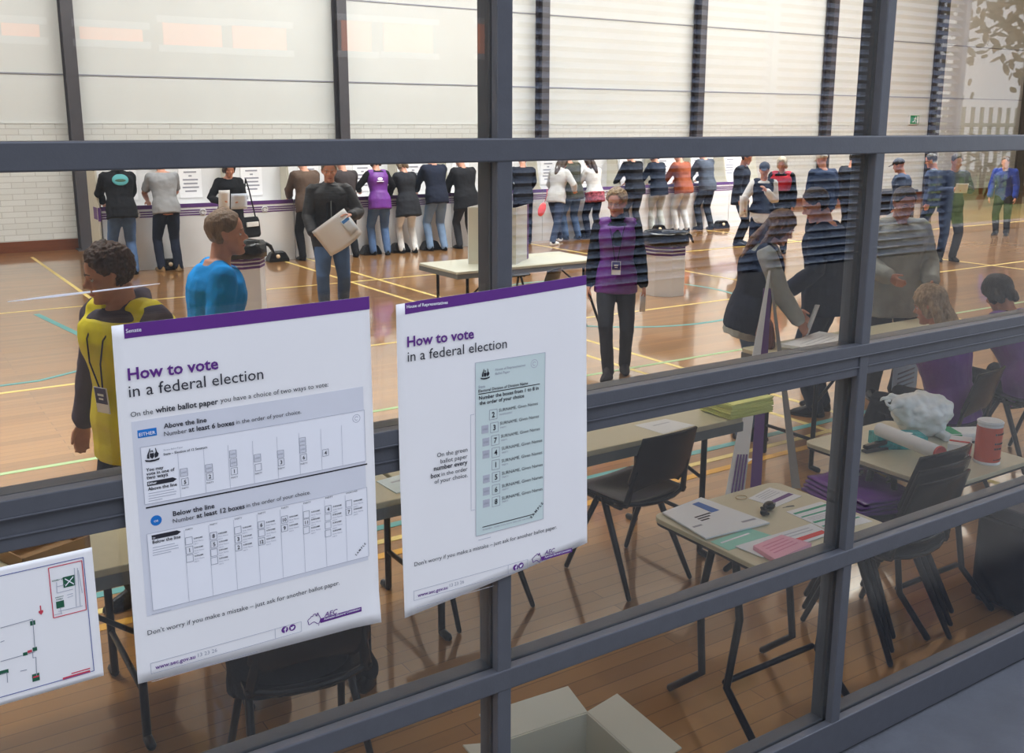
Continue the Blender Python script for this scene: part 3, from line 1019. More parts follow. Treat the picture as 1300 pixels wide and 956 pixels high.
back('person in navy jacket and pale blue jeans at a booth', 555, 1.80, dict(top=NAVY, legs=M['denim_light'], hair=('short', (40, 34, 30)), build=1.05, ease=.03))
back('person in wide black coat and dark trousers beside the white table screen', 592, 1.72, dict(top=cloth((30, 31, 36)), legs=CHAR, hair=('short', (90, 70, 56)), hem=-.22, ease=.04, build=1.1, flare=.1))
back('person in black jacket seen just right of the white table screen', 664, 1.70, dict(top=cloth((26, 28, 34)), legs=NAVY, hair=('short', (130, 84, 60)), ease=.025), dy=.1, rz=R(150))
back('person in pale grey hooded top and dark jeans striding in white sneakers', 706, 1.66, dict(fem=True, top=LGREY, legs=M['denim_dark'], shoes=WSHOE, hair=('long', (70, 56, 48)), hood=True, ease=.026, leg_ease=.016),
     dy=-.25, rz=R(115), pose=dict(lean=16, footR=(-.10, .30, .085), footL=(.10, -.34, .075), handR=(-.22, -.34, 1.05), handL=(.2, -.4, .98)))
back('person in long olive jacket and blue jeans with back to the window', 727, 1.76, dict(top=OLIVE, legs=M['denim'], hair=('short', (60, 50, 40)), hem=-.16, ease=.032, build=1.08), dy=.15)
b, J = back('person in white top with checked shirt tied round the waist', 755, 1.64, dict(fem=True, top=WHITE, legs=NAVY, hair=('long', (60, 42, 34)), hem=-.02, ease=.024), dy=.05)
mb = MB(); torso(mb, J, -.17, .04, .035, .035, .06)
link('tied_shirt', baked(mb, .012, 2, .012, 12, 3), mat('red_check', (150, 70, 82), .9, var=.75, scale=26), b)
mb = MB(); k_ = J['P'] + J['fw'] * .16 * J['s']
mb.ball(k_, .035, 8).tube([k_, k_ + V((.06, -.03, -.2))], [.03, .022], 8).tube([k_, k_ + V((-.06, -.03, -.2))], [.03, .022], 8)
mb.build('shirt_knot', WHITE, b, 0, True)
back('person in black jacket and charcoal trousers behind the purple vested official', 806, 1.76, dict(top=BLK, legs=CHAR, hair=('short', (40, 36, 34)), ease=.03, build=1.1), dy=.15)
back('person in dark navy coat and stone trousers left of the one in rust', 836, 1.72, dict(top=cloth((28, 34, 48)), legs=STONE, hair=('bob', (60, 50, 44)), fem=True, ease=.03, hem=-.15), dy=.2)
back('person in rust jumper and cream trousers bending over a booth', 867, 1.72, dict(top=RUST, legs=LGREY, hair=('short', (96, 60, 44)), ease=.03, build=1.1), dy=.1)
back('person in slate jacket and dark trousers at the right hand booths', 897, 1.78, dict(top=cloth((76, 84, 98)), legs=cloth((40, 44, 52)), hair=('short', (64, 60, 58)), ease=.03), dy=.1)

# the voter walking towards the window with a big ballot paper
p = on_z(424, 402)
pm, JP = person('person walking towards the window in black padded jacket and jeans carrying a large white paper', (p.x, p.y, 0), R(-20), 1.82,
                dict(lean=2, head_pitch=12, handR=(-.20, -.27, .96), handL=(.20, -.33, 1.16), dirR=(.55, -.6, -.1), dirL=(-.75, -.45, .15), palmR=(.5, .2, .6), palmL=(-.2, -.2, -.9), footR=(-.10, -.05, .075), footL=(.12, .16, .09), toeR=(-.1, -1, 0), toeL=(.15, -1, 0)),
                dict(top=mat('padded_jacket', (34, 36, 42), .6, 0, .25, 3, .5, 12, stretch=(1, 1, 6)), legs=M['denim'], hair=('grey', (150, 142, 136)), ease=.032, collar=True, hem=-.13, build=1.05), near=True)
mb = MB().tube([JP['N'] + JP['fw'] * .06, JP['P'] + JP['sp'] * .30 + JP['fw'] * .17, JP['P'] + JP['sp'] * .02 + JP['fw'] * .165], [.05, .055, .05], 10, ((0, 1, 0), .35))
mb.build('shirt_front', BLK, pm, 0, True)
MB().tube([JP['N'] + JP['fw'] * .09 + JP['lat'] * .01, JP['P'] + JP['sp'] * .30 + JP['fw'] * .195, JP['P'] + JP['sp'] * .1 + JP['fw'] * .19], .006, 6).build('zip', M['edge_grey'], pm)
Mx = pm.matrix_basis.copy() if False else Matrix.Translation(pm.location) @ Matrix.Rotation(R(-20), 4, 'Z')
A_ = Mx @ (JP['wrR'] + JP['hdR'].normalized() * .07); B_ = Mx @ (JP['wrL'] + JP['hdL'].normalized() * .06)
ax = (B_ - A_).normalized(); out = (Mx.to_3x3() @ V((0, -1, 0)))
dn = ax.cross(out).normalized()
if dn.z > 0: dn = -dn


def big_sheet(u, v): return A_ - ax * .03 + ax * (u * (B_ - A_).length * 1.12) + dn * ((v - .22) * .36 * (1 - .25 * (u - .5) ** 2)) + out * (.05 + .05 * math.sin(PI * u) - .05 * abs(v - .5) * u)


o = MB().sheet(big_sheet, 10, 8, .0016).build('ballot_paper', M['card_white'], None, 0, True)
tag(o, 'large white ballot paper held across the body of the walking voter', 'paper')
def card_fn(u, v): return big_sheet(.72 + .26 * u, .25 + .55 * v) + out * .012
o = MB().sheet(card_fn, 3, 3, .0014).build('leaflet', solid((214, 226, 240)), None, 0, True)
MB().sheet(lambda u, v: card_fn(.1 + .8 * u, .05 + .18 * v) + out * .002, 3, 2, .0008).build('leaflet_print', solid((70, 130, 200)), o)
tag(o, 'small white and blue leaflet pinched over the large ballot paper', 'leaflet')

# purple vested official walking with a cane-like umbrella
p = on_z(779, 476)
pw, J = person('grey haired polling official with glasses and purple vest standing in the middle of the hall', (p.x, p.y, 0), R(-40), 1.66,
               dict(lean=1, head_pitch=8, head_yaw=R(-18) and -18, handR=(-.26, -.05, .76), handL=(.27, -.02, .78), footR=(-.05, -.16, .075), footL=(.10, .12, .085), toeR=(-.3, -1, 0), toeL=(.1, -1, 0), palmR=(1, -.1, 0), palmL=(-1, -.1, 0)),
               dict(fem=True, top=BLK, legs=cloth((44, 46, 54)), shoes=cloth((50, 46, 48)), boot=.06, hair=('curly', (170, 148, 120)), vest=PURP, vest_hem=-.13, ease=.022, hem=-.08, leg_ease=.006, build=.95), near=True)
X = J['head']; s = J['s']
g = MB()
for sg in (-1, 1):
    g.tube([X @ V((sg * .032 + .021 * math.cos(a), -.094 + .012 * abs(math.cos(a)) * (1 if sg * math.cos(a) > 0 else 0), .112 + .016 * math.sin(a))) for a in [2 * PI * k / 14 for k in range(15)]], .0014, 5)
    g.tube([X @ V((sg * .052, -.082, .116)), X @ V((sg * .079, .015, .118))], .0014, 5)
g.tube([X @ V((-.012, -.096, .116)), X @ V((.012, -.096, .116))], .0014, 5)
g.build('glasses', M['edge_grey'], pw)
mb = MB().tube([J['N'] - J['sp'] * .02, J['N'] + (J['H0'] - J['N']) * .8], [.072, .066], 14)
mb.tube([J['N'] + J['fw'] * .06 - J['sp'] * .01, J['P'] + J['sp'] * .34 + J['fw'] * .155], [.06, .045], 12, ((0, 1, 0), .4))
link('scarf', baked(mb, .009, 2, .006, 14, 2), BLK, pw)
lanyard(pw, J, .052, .30, (70, 62, 130))
Mw = Matrix.Translation(pw.location) @ Matrix.Rotation(R(-40), 4, 'Z')
hd = Mw @ (J['wrR'] + V((0, -.02, -.08)))
q = hd + _r * .12 - V((0, 0, .34))
o = MB().tube([hd, hd.lerp(q, .5), q], [.011, .012, .008], 8).build('folded_umbrella', M['black_metal'], None)
tag(o, 'thin black folded umbrella dangling from the purple vested official hand', 'umbrella')
hd = Mw @ (J['wrL'] + V((0, -.03, -.09)))
o = MB().sheet(lambda u, v: hd + V((0, 0, .03)) + _r * (.05 * (u - .6)) - V((0, 0, .17 * v)) - _f * (.02 * math.sin(3 * v)), 3, 6, .002).build('note_slip', M['card_white'], None, 0, True)
tag(o, 'narrow white slip held in the other hand of the purple vested official', 'paper')

# man in the yellow vest near the glass
kz = 1.245
p = V((.98, 4.48, 0))
ym, J = person('dark haired person in yellow safety vest over grey hoodie looking left', tuple(p), R(-62), 1.72,
               dict(lean=5, head_scale=1.02, neck=.040, head_pitch=14, head_yaw=-36, handR=(-.33, -.06, .84), handL=(.27, -.05, .84), palmR=(.9, -.3, 0)),
               dict(top=HOOD, legs=CHAR, hair=('curly', (72, 46, 34)), vest=M['hi_vis'], vest_hem=-.16, hood=True, skin='skin_tan', ease=.03, build=1.16, hem=-.08), near=True)
lanyard(ym, J, .075, .27, (64, 66, 110))
# man in the blue t-shirt
p = V((1.55, 5.30, 0))
bm_, J = person('fair haired person in bright blue t-shirt standing in profile facing right', tuple(p), R(82), 1.76,
                dict(lean=6, nf=.5, head_pitch=2, head_yaw=-8, handR=(-.26, .02, .80), handL=(.26, -.02, .80)),
                dict(top=BLUE, legs=NAVY, hair=('short', (128, 104, 84)), sleeve=.78, ease=.026, build=1.12, top_name='t_shirt', hem=-.1), near=True)

# people at the enrolment table on the right
p = V((5.20, 4.85, 0))
vp, JV = person('long haired person in dark vest with pale grey sleeves and jeans at the enrolment table', tuple(p), R(48), 1.66,
                dict(lean=12, head_pitch=30, head_yaw=8, handR=(-.12, -.36, .92), handL=(.16, -.36, .95), poleR=(-.9, .8, -.2), palmR=(.6, 0, -.6)),
                dict(fem=True, top=STONE, legs=M['denim'], hair=('long', (112, 84, 64)), vest=NAVY, vest_hem=-.1, ease=.028, hem=-.15, flare=.08, collar=True), near=True)
p = V((6.12, 4.92, 0))
dm, JD = person('tall person in dark navy jacket at the enrolment table with head lowered', tuple(p), R(-155), 1.76,
                dict(lean=4, head_pitch=26, head_yaw=20, handR=(-.30, -.05, .80), handL=(.26, -.22, .98)),
                dict(top=cloth((34, 42, 62)), legs=cloth((40, 50, 70)), hair=('short', (58, 46, 42)), ease=.034, build=1.15, hem=-.14), near=True)
p = V((6.95, 4.95, 0))
gm, JG = person('person in pale grey parka behind the right mullion facing the enrolment table', tuple(p), R(-30), 1.74,
                dict(lean=3, head_pitch=20, handR=(-.16, -.30, 1.05), handL=(.2, -.25, 1.0)),
                dict(top=STONE, legs=CHAR, hair=('short', (90, 80, 72)), ease=.045, build=1.15, hem=-.22, hood=True, flare=.05), near=True)
sit = dict(hip=.50, hy=.08, lean=14, head_pitch=20, footR=(-.12, -.42, .075), footL=(.12, -.40, .075), handR=(-.24, -.52, .80), handL=(.22, -.50, .80), palmR=(0, 0, -1), palmL=(0, 0, -1), poleR=(-.8, .3, -.6), poleL=(.8, .3, -.6))
p1_ = dict(sit); p1_.update(handL=(.55, -.5, .82), head_yaw=8)
so1, J1 = person('seated fair haired official in purple vest with pale sleeve stretched over the enrolment table', (5.50, 3.50, 0), R(-172), 1.68, p1_,
                 dict(fem=True, top=cloth((190, 206, 206)), legs=BLK, hair=('long', (176, 152, 124)), vest=PURP, vest_hem=-.12, ease=.022), near=True)
p2_ = dict(sit); p2_.update(lean=28, head_pitch=34)
so2, J2 = person('seated dark haired official in black top and purple vest leaning far forward', (6.5, 3.55, 0), R(170), 1.70, p2_,
                 dict(fem=True, top=BLK, legs=BLK, hair=('bob', (44, 38, 38)), vest=PURP, vest_hem=-.12, ease=.026))
p3_ = dict(sit); p3_.update(handR=(-.14, -.42, .80), handL=(.14, -.42, .80), poleR=(-.3, .3, -1), poleL=(.3, .3, -1), footR=(-.34, -.44, .075), footL=(.0, -.52, .075))
so3, J3 = person('person in dark clothes and yellow safety vest seated behind the Senate poster', (1.06, 3.00, 0), R(165), 1.74, p3_,
                 dict(top=BLK, legs=BLK, hair=('short', (50, 44, 40)), vest=M['hi_vis'], vest_hem=.2, ease=.03))

# queue at the far right
q_h = dict(lean=2, head_pitch=18)


def queue(label, px, y, h, rz, fit, pose=None):
    x = on_y(px, 300, y).x
    p = dict(q_h)
    if pose: p.update(pose)
    return person(label, (x, y, 0), R(rz), h, p, fit)


queue('person in charcoal coat standing left of the capped one in the queue', 937, 13.2, 1.74, 30, dict(top=cloth((44, 50, 64)), legs=BLK, hair=('short', (60, 50, 46)), ease=.035, hem=-.18))
qc, JC = queue('person in blue knitted cap, dark vest and white sleeves reading a paper', 966, 10.8, 1.64, -50, dict(fem=True, top=WHITE, legs=NAVY, hair=('cap', (44, 62, 92)), vest=NAVY, vest_hem=.0, ease=.026, hem=-.16), dict(head_pitch=10, handR=(-.28, -.36, 1.05), handL=(.06, -.22, 1.30)))
queue('white haired person in red scarf and black coat in the queue', 988, 12.0, 1.66, -55, dict(fem=True, top=BLK, legs=BLK, hair=('bob', (206, 196, 176)), ease=.04, hem=-.2, vest=REDC, vest_hem=.22))
queue('person in dark blue jacket with white cap in the queue', 1040, 11.2, 1.76, 160, dict(top=DKBLUE, legs=NAVY, hair=('cap', (222, 222, 220)), ease=.035, build=1.15))
queue('person all in black right at the dark hall bench', 1074, 12.5, 1.70, 100, dict(top=BLK, legs=BLK, hair=('short', (30, 28, 28)), ease=.03))
queue('person in blue grey jacket beside the right mullion with grey cap', 1140, 10.6, 1.66, -150, dict(top=cloth((64, 78, 104)), legs=NAVY, hair=('cap', (60, 66, 82)), ease=.035, build=1.15))
queue('person in dark blue anorak between the grey cap and the phone reader', 1180, 10.8, 1.72, -150, dict(top=cloth((48, 60, 88)), legs=NAVY, hair=('short', (62, 60, 62)), ease=.035, build=1.1))
qg, JQ = queue('person in dark suit with short hair reading a small white paper at far right', 1203, 9.75, 1.76, -35, dict(top=cloth((40, 48, 68)), legs=cloth((44, 52, 70)), hair=('short', (52, 42, 38)), ease=.03), dict(handR=(-.12, -.34, 1.18), handL=(.1, -.34, 1.22)))
x = on_y(1276, 250, 11).x
queue('person in bright blue jacket stooping at the far right edge', 1270, 11.5, 1.66, -70, dict(top=cloth((34, 58, 140)), legs=BLK, hair=('short', (80, 60, 50)), ease=.03), dict(lean=24, head_pitch=20))


def in_hand(body, J, k, rz, dx=0, size=(.15, .21), name='voting_leaflet', label='', mtl=None, tilt=.3):
    Mh = Matrix.Translation(body.location) @ Matrix.Rotation(rz, 4, 'Z')
    c = Mh @ (J['wr' + k] + J['hd' + k].normalized() * .09)
    f_ = Mh.to_3x3() @ V((0, -1, 0)); l_ = Mh.to_3x3() @ V((1, 0, 0))
    up = (V((0, 0, 1)) + f_ * tilt).normalized()
    o = MB().sheet(lambda u, v: c + l_ * ((u - .5) * size[0] + dx) + up * ((v - .35) * size[1]) + f_ * (.03 * math.sin(PI * u)), 4, 5, .0014).build(name, mtl or M['card_white'], None, 0, True)
    tag(o, label, 'paper')
    return o


in_hand(wom, JW, 'R', R(-5), 0, (.16, .30), 'voting_leaflet', 'long white paper held upright by the person with the shoulder bag')
in_hand(wom, JW, 'L', R(-5), .02, (.24, .24), 'voting_leaflet', 'pale blue edged sheet held at the chest of the person with the shoulder bag', solid((206, 220, 240)))
in_hand(qc, JC, 'R', R(-50), 0, (.12, .34), 'voting_leaflet', 'long folded white paper held by the person in the blue knitted cap')
in_hand(qg, JQ, 'R', R(-35), .05, (.20, .16), 'voting_leaflet', 'small white paper held by the person in the dark suit')
in_hand(vp, JV, 'R', R(48), .02, (.03, .30), 'voting_leaflet', 'folded white paper held by the long haired person in the dark vest')
in_hand(dm, JD, 'L', R(-155), .02, (.16, .2), 'voting_leaflet', 'pale green paper held by the tall person in the navy jacket', solid((196, 216, 184)))

# bags
Mh = Matrix.Translation(wom.location)
bag = thing('shoulder_bag', 'black shoulder bag hanging at the hip of the person in the cardigan', 'bag', wom.location + V((.27, -.02, .50)), R(20))
mb = MB().loft([[V((x * w_, y * d_, z)) for x, y in ((-1, -1), (1, -1), (1.05, 0), (1, 1), (-1, 1), (-1.05, 0))] for z, w_, d_ in ((0, .15, .05), (.04, .17, .07), (.26, .16, .055), (.31, .15, .03))])
mb.build('body', BLK, bag, .01)
MB().tube([(-.13, 0, .30), (-.06, -.02, .75), (-.02, 0, .88), (.06, .04, .74), (.13, 0, .30)], .012, 6).build('strap', BLK, bag)
MB().span((-.10, -.085, .17), (.12, -.06, .24)).build('panel', M['card_white'], bag, .004)
hb = Matrix.Translation(vp.location) @ Matrix.Rotation(R(48), 4, 'Z') @ V((-.30, -.10, .80))
bag = thing('handbag', 'soft brown leather handbag on the arm of the long haired person', 'bag', hb, R(48))
mb = MB().loft([[V((x * w_, y * d_, z)) for x, y in ((-1, -.6), (-.5, -1), (.5, -1), (1, -.6), (1, .6), (.5, 1), (-.5, 1), (-1, .6))] for z, w_, d_ in ((-.12, .10, .03), (-.09, .14, .055), (0, .16, .06), (.10, .14, .04), (.13, .12, .02))])
mb.build('body', mat('brown_leather', (112, 56, 44), .4, 0, .15, 10, .3), bag, .012)
MB().tube([(-.10, 0, .12), (-.05, 0, .26), (.05, 0, .26), (.10, 0, .12)], .009, 6).build('strap', cloth((84, 44, 36)), bag)
px_ = on_y(688, 266, 14.6)
o = MB().ball((0, 0, 0), (.075, .04, .13), 10, Matrix.Rotation(R(25), 3, 'Y')).build('pouch', solid((240, 92, 100)), None, 0, True)
o.location = px_
MB().tube([(.05, 0, .11), (.12, .02, .24), (.18, .1, .34)], .006, 6).build('strap', solid((200, 70, 80)), o)
tag(o, 'small coral pink pouch swinging by the striding person in the pale hooded top', 'pouch')

# ================================================================ furniture
def rrect(x0, x1, y0, y1, r_, z0, z1, n=5):
    pts = []
    for cx_, cy_, a0 in ((x1 - r_, y1 - r_, 0), (x0 + r_, y1 - r_, 90), (x0 + r_, y0 + r_, 180), (x1 - r_, y0 + r_, 270)):
        for k in range(n + 1):
            a = R(a0 + 90 * k / n); pts.append((cx_ + r_ * math.cos(a), cy_ + r_ * math.sin(a)))
    return [[V((x, y, z)) for x, y in pts] for z in (z0, z1)]


def trestle(label, x0, x1, y0, y1, top='laminate', group='folding trestle tables'):
    cx_, cy_ = (x0 + x1) / 2, (y0 + y1) / 2; hw, hd = (x1 - x0) / 2, (y1 - y0) / 2
    t = thing('folding_table', label, 'table', (cx_, cy_, 0), 0, group)
    MB().loft(rrect(-hw, hw, -hd, hd, .03, .715, .742)).build('tabletop', M[top], t, .004)
    mb = MB()
    for a, b in (((-hw + .004, -hd + .004), (hw - .004, -hd + .02)), ((-hw + .004, hd - .02), (hw - .004, hd - .004)), ((-hw + .004, -hd + .02), (-hw + .02, hd - .02)), ((hw - .02, -hd + .02), (hw - .004, hd - .02))):
        mb.span((*a, .665), (*b, .716))
    mb.build('apron', M['edge_grey'], t, .003)
    for sx in (-1, 1):
        x = sx * (hw - .18)
        for sy in (-1, 1):
            MB().tube([(x, sy * (hd - .10), .715), (x, sy * (hd - .10), .02)], .016, 10).build('leg', M['black_metal'], t, 0, True)
            MB().tube([(x, sy * (hd - .10), .015), (x + sx * .0, sy * (hd - .04), .012)], .018, 8).build('foot', M['black_metal'], t, 0, True)
        MB().tube([(x, -hd + .10, .20), (x, hd - .10, .20)], .012, 8).build('stretcher', M['black_metal'], t, 0, True)
        MB().tube([(x, -hd + .12, .42), (x - sx * .36, -hd + .12, .70)], .010, 8).build('brace', M['black_metal'], t, 0, True)
    return t


def desk(label, x0, x1, y0, y1):
    cx_, cy_ = (x0 + x1) / 2, (y0 + y1) / 2; hw, hd = (x1 - x0) / 2, (y1 - y0) / 2
    t = thing('exam_desk', label, 'table', (cx_, cy_, 0), 0, 'small beige desks by the window')
    MB().loft(rrect(-hw, hw, -hd, hd, .05, .722, .742)).build('tabletop', M['laminate'], t, .003)
    MB().loft(rrect(-hw + .003, hw - .003, -hd + .003, hd - .003, .05, .712, .7225)).build('edge_band', M['edge_dark'], t)
    for sx in (-1, 1):
        for sy in (-1, 1):
            x = sx * (hw - .09)
            MB().tube([(x * .92, sy * .05, .71), (x * .96, sy * .10, .45), (x, sy * (hd - .22), .16), (x * 1.04, sy * (hd - .06), .016)], .015, 10).build('leg', M['black_metal'], t, 0, True)
        MB().tube([(sx * (hw - .10), -.05, .69), (sx * (hw - .10), .05, .69)], .016, 8).build('leg_bracket', M['black_metal'], t)
    MB().tube([(-hw + .10, -hd + .24, .17), (hw - .10, -hd + .24, .17)], .012, 8).build('stretcher', M['black_metal'], t, 0, True)
    MB().tube([(-hw + .12, 0, .60), (0, .02, .66), (hw - .12, 0, .60)], .011, 8).build('cross_tube', M['black_metal'], t, 0, True)
    return t


def make_chair(label, loc, rz):
    """moulded black chair, sitter looks towards +y"""
    t = thing('moulded_chair', label, 'chair', loc, rz, 'black moulded chairs')
    def back_fn(u, v):
        w_ = .40 - .05 * v - .10 * max(0, .18 - v) / .18
        k = 2 * u - 1
        lo = .515 + .045 * (1 - k * k)
        hi = .815 - .012 * k * k
        z = lo + (hi - lo) * v
        return V((k * w_ / 2, -.175 - .30 * (z - .47) + .035 * (1 - k * k) * -1, z))
    MB().sheet(back_fn, 14, 10, .014).build('backrest', M['black_plastic'], t, .004, True)
    def seat_fn(u, v):
        k = 2 * u - 1; y = -.20 + .42 * v
        z = .455 - .022 * math.sin(PI * min(1, v * 1.1)) * (1 - k * k) + .012 * k * k - .05 * max(0, v - .82) / .18 * (v - .6)
        return V((k * (.205 + .012 * v), y, z))
    MB().sheet(seat_fn, 12, 12, .014).build('seat', M['black_plastic'], t, .003, True)
    mb = MB()
    for sx in (-1, 1):
        mb.tube([(sx * .185, -.12, .445), (sx * .188, -.19, .46), (sx * .178, -.205, .53), (sx * .165, -.235, .63)], [.016, .020, .018, .010], 8, ((0, 1, 0), .55))
    mb.tube([(-.185, -.185, .462), (-.10, -.212, .452), (0, -.222, .448), (.10, -.212, .452), (.185, -.185, .462)], .012, 8)
    mb.build('back_support', M['black_plastic'], t, 0, True)
    for sx in (-1, 1):
        MB().tube([(sx * .165, .03, .435), (sx * .185, .13, .22), (sx * .205, .215, .012)], [.016, .014, .013], 8).build('leg', M['black_metal'], t, 0, True)
        MB().tube([(sx * .165, -.01, .435), (sx * .185, -.13, .22), (sx * .205, -.245, .012)], [.020, .018, .014], 8, ((1, 0, 0), .75)).build('leg', M['black_metal'], t, 0, True)
        MB().tube([(sx * .165, -.13, .425), (sx * .165, .15, .425)], .014, 8).build('seat_rail', M['black_metal'], t, 0, True)
    return t


T1 = trestle('beige folding table at far left, below the man in the yellow vest', -1.05, .86, 3.33, 4.05)
T1b = trestle('short beige folding table behind the Senate poster', .88, 1.76, 3.37, 4.09)
T2 = trestle('beige folding table in the middle with the yellow ballot pile on its end', 1.78, 3.69, 3.42, 4.14)
T5 = trestle('pale folding table far in the hall carrying the cardboard voting screen', 5.02, 6.88, 8.60, 9.42, 'laminate_pale')
T6 = trestle('enrolment table where the two purple vested officials sit', 4.86, 6.80, 3.98, 4.58)
T3 = desk('small beige desk covered with envelopes and forms beside the central mullion', 2.415, 3.10, 2.12, 2.69)
T4 = desk('small beige desk with plastic bag, paper roll and red tin', 3.62, 4.27, 2.25, 2.99)

chair0 = make_chair('black moulded chair pulled up to the middle folding table', (3.04, 3.56, 0), R(3))
ST = (3.59, 2.51)
for k, lb in enumerate(('lowest black chair of the stack beside the window desk', 'middle black chair of the stack beside the window desk', 'topmost black chair of the stack with the purple vests on its seat')):
    dup(chair0, (ST[0] + .03 * k, ST[1] + .02 * k, .045 * k), R(0), lb)
for (x, y, rz, lb) in ((2.22, 3.74, 3, 'black chair mostly hidden by the House of Representatives poster'),
                       (1.08, 2.95, -8, 'black chair under the seated person behind the Senate poster'),
                       (5.42, 3.44, 8, 'black chair under the fair haired seated official'),
                       (6.35, 3.46, -10, 'black chair under the dark haired seated official'),
                       (5.6, 8.15, 30, 'black chair beside the voting screen table in the hall'),
                       (6.5, 9.95, 170, 'black chair behind the voting screen table')):
    dup(chair0, (x, y, 0), R(rz), lb)

# -------- cardboard booths along the far wall
PX0 = on_y(128, 270, 15.75).x
UW = 1.0
names = ['first', 'second', 'third', 'fourth', 'fifth', 'sixth', 'seventh', 'eighth', 'ninth', 'tenth', 'eleventh', 'twelfth', 'thirteenth', 'fourteenth']
booth = thing('voting_booth', 'white cardboard voting booth with purple bands, leftmost of the row', 'voting booth', (PX0, 15.72, 0), 0, 'cardboard voting booths along the far wall')
mb = MB().span((0, 0, 0), (UW - .012, .012, .955))
mb.build('front_panel', M['card_white'], booth)
mb = MB().span((0, -.004, .925), (UW - .012, .016, .985))
mb.build('rim_band', M['card_purple'], booth)
mb = MB()
for z in (.80, .835, .87): mb.span((0, -.003, z), (UW - .012, .001, z + .02))
mb.build('stripes', M['card_purple'], booth)
MB().span((0, .012, .915), (UW - .012, .52, .93)).build('shelf', M['card_white'], booth)
MB().span((0, .52, 0), (UW - .012, .535, 1.62)).build('back_panel', M['card_white'], booth)
for x in (0, UW - .024):
    MB().add([(x, .02, .93), (x + .01, .02, .93), (x + .01, .52, .93), (x, .52, .93), (x, .12, 1.05), (x + .01, .12, 1.05), (x + .01, .52, 1.62), (x, .52, 1.62), (x, .25, 1.62), (x + .01, .25, 1.62)],
             [(0, 3, 2, 1), (0, 1, 5, 4), (4, 5, 9, 8), (8, 9, 6, 7), (2, 3, 7, 6), (0, 4, 8, 7, 3), (1, 2, 6, 9, 5)]).build('divider', M['card_cream'], booth)
nt_ = MB().span((.30, .505, 1.04), (.66, .519, 1.50)).build('notice', M['print_white'], booth)
mb = MB()
for i, (w_, z) in enumerate(((.20, 1.43), (.05, 1.37), (.24, 1.31), (.22, 1.25), (.26, 1.19), (.18, 1.13))): mb.span((.48 - w_ / 2, .502, z), (.48 + w_ / 2, .506, z + .024))
mb.build('notice_text', M['print_grey'], nt_)
em = MB().ball((.5, -.004, .845), (.055, .004, .055), 10).build('emblem', M['card_white'], booth)
MB().tube([(.5 + .035 * math.cos(R(a)), -.010, .845 + .035 * math.sin(R(a))) for a in range(20, 330, 25)], .007, 6).build('emblem_ring', M['print_grey'], em)
for k in range(1, 14):
    dup(booth, (PX0 + UW * k, 15.72, 0), 0, 'white cardboard voting booth with purple bands, %s from the left end of the row' % names[k])
# cream end panel closing the row on the left
o = MB().span((PX0 - .06, 15.66, 0), (PX0 - .03, 16.25, 1.62)).build('end_panel', M['card_cream'])
tag(o, 'tall cream end panel closing the booth row at its left end', 'panel')
MB().span((PX0 - .063, 15.70, .80), (PX0 - .0595, 15.95, .98)).build('panel_print', M['card_purple'], o)
MB().span((PX0 - .061, 15.655, .78), (PX0 - .02, 15.661, .98)).build('edge_print', M['card_purple'], o)
foot0 = None
for i, (px_, w_) in enumerate(((214, 'between the shoes of the grey shirt'), (351, 'right of the blue shirt man'), (470, 'left of the purple vest'), (507, 'beside the white trousers'), (546, 'beside the pale jeans'), (745, 'left of the tied checked shirt'), (835, 'above the right hand bin'), (915, 'under the right end of the booth row'))):
    x = on_y(px_, 300, 15.6).x
    if foot0 is None:
        foot0 = thing('booth_weight', 'black booth foot weight with pale round cap ' + w_, 'weight', (x, 15.6, 0), 0, 'black booth foot weights')
        MB().loft([[V((a * w__, b * d__, z)) for a, b in ((-1, -1), (1, -1), (1, 1), (-1, 1))] for z, w__, d__ in ((0, .17, .10), (.05, .17, .10), (.15, .12, .07), (.17, .08, .05))]).build('body', M['black_plastic'], foot0, .012)
        MB().ball((-.02, -.085, .09), (.034, .03, .034), 10).build('cap', solid((232, 206, 170)), foot0, 0, True)
    else:
        dup(foot0, (x, 15.6, 0), 0, 'black booth foot weight with pale round cap ' + w_)

# -------- octagonal cardboard bins with black liners
def bin_(label, x, y, rz, seed):
    t = thing('cardboard_bin', label, 'bin', (x, y, 0), rz, 'octagonal cardboard bins')
    def oct_(r_, z): return [V((r_ * math.cos(2 * PI * (k + .5) / 8), r_ * math.sin(2 * PI * (k + .5) / 8), z)) for k in range(8)]
    MB().loft([oct_(.285, 0), oct_(.285, .66)]).build('body', M['card_white'], t, .004)
    mb = MB()
    for z in (.535, .58, .625): mb.loft([oct_(.2875, z), oct_(.2875, z + .028)])
    mb.build('stripes', M['card_purple'], t)
    mb = MB(); rings = []
    rnd = random.Random(seed)
    for (r_, z) in ((.285, .655), (.31, .66), (.315, .72), (.305, .80), (.292, .83), (.265, .81), (.25, .70), (.245, .6)):
        rings.append([V(((r_ + .016 * noise.noise(V((math.cos(2 * PI * k / 40) * 4, math.sin(2 * PI * k / 40) * 4, z * 9 + seed)))) * math.cos(2 * PI * k / 40),
                         (r_ + .016 * noise.noise(V((math.cos(2 * PI * k / 40) * 4, math.sin(2 * PI * k / 40) * 4, z * 9 + seed)))) * math.sin(2 * PI * k / 40),
                         z + .02 * noise.noise(V((k * .4, seed, z))))) for k in range(40)])
    mb.loft(rings)
    l = mb.build('liner', M['liner'], t, 0, True)
    MB().tube([(.30, -.06, .80), (.36, -.08, .76), (.40, -.10, .67)], [.035, .03, .014], 8, ((0, 0, 1), .5)).build('liner_knot', M['liner'], l, 0, True)
    return t


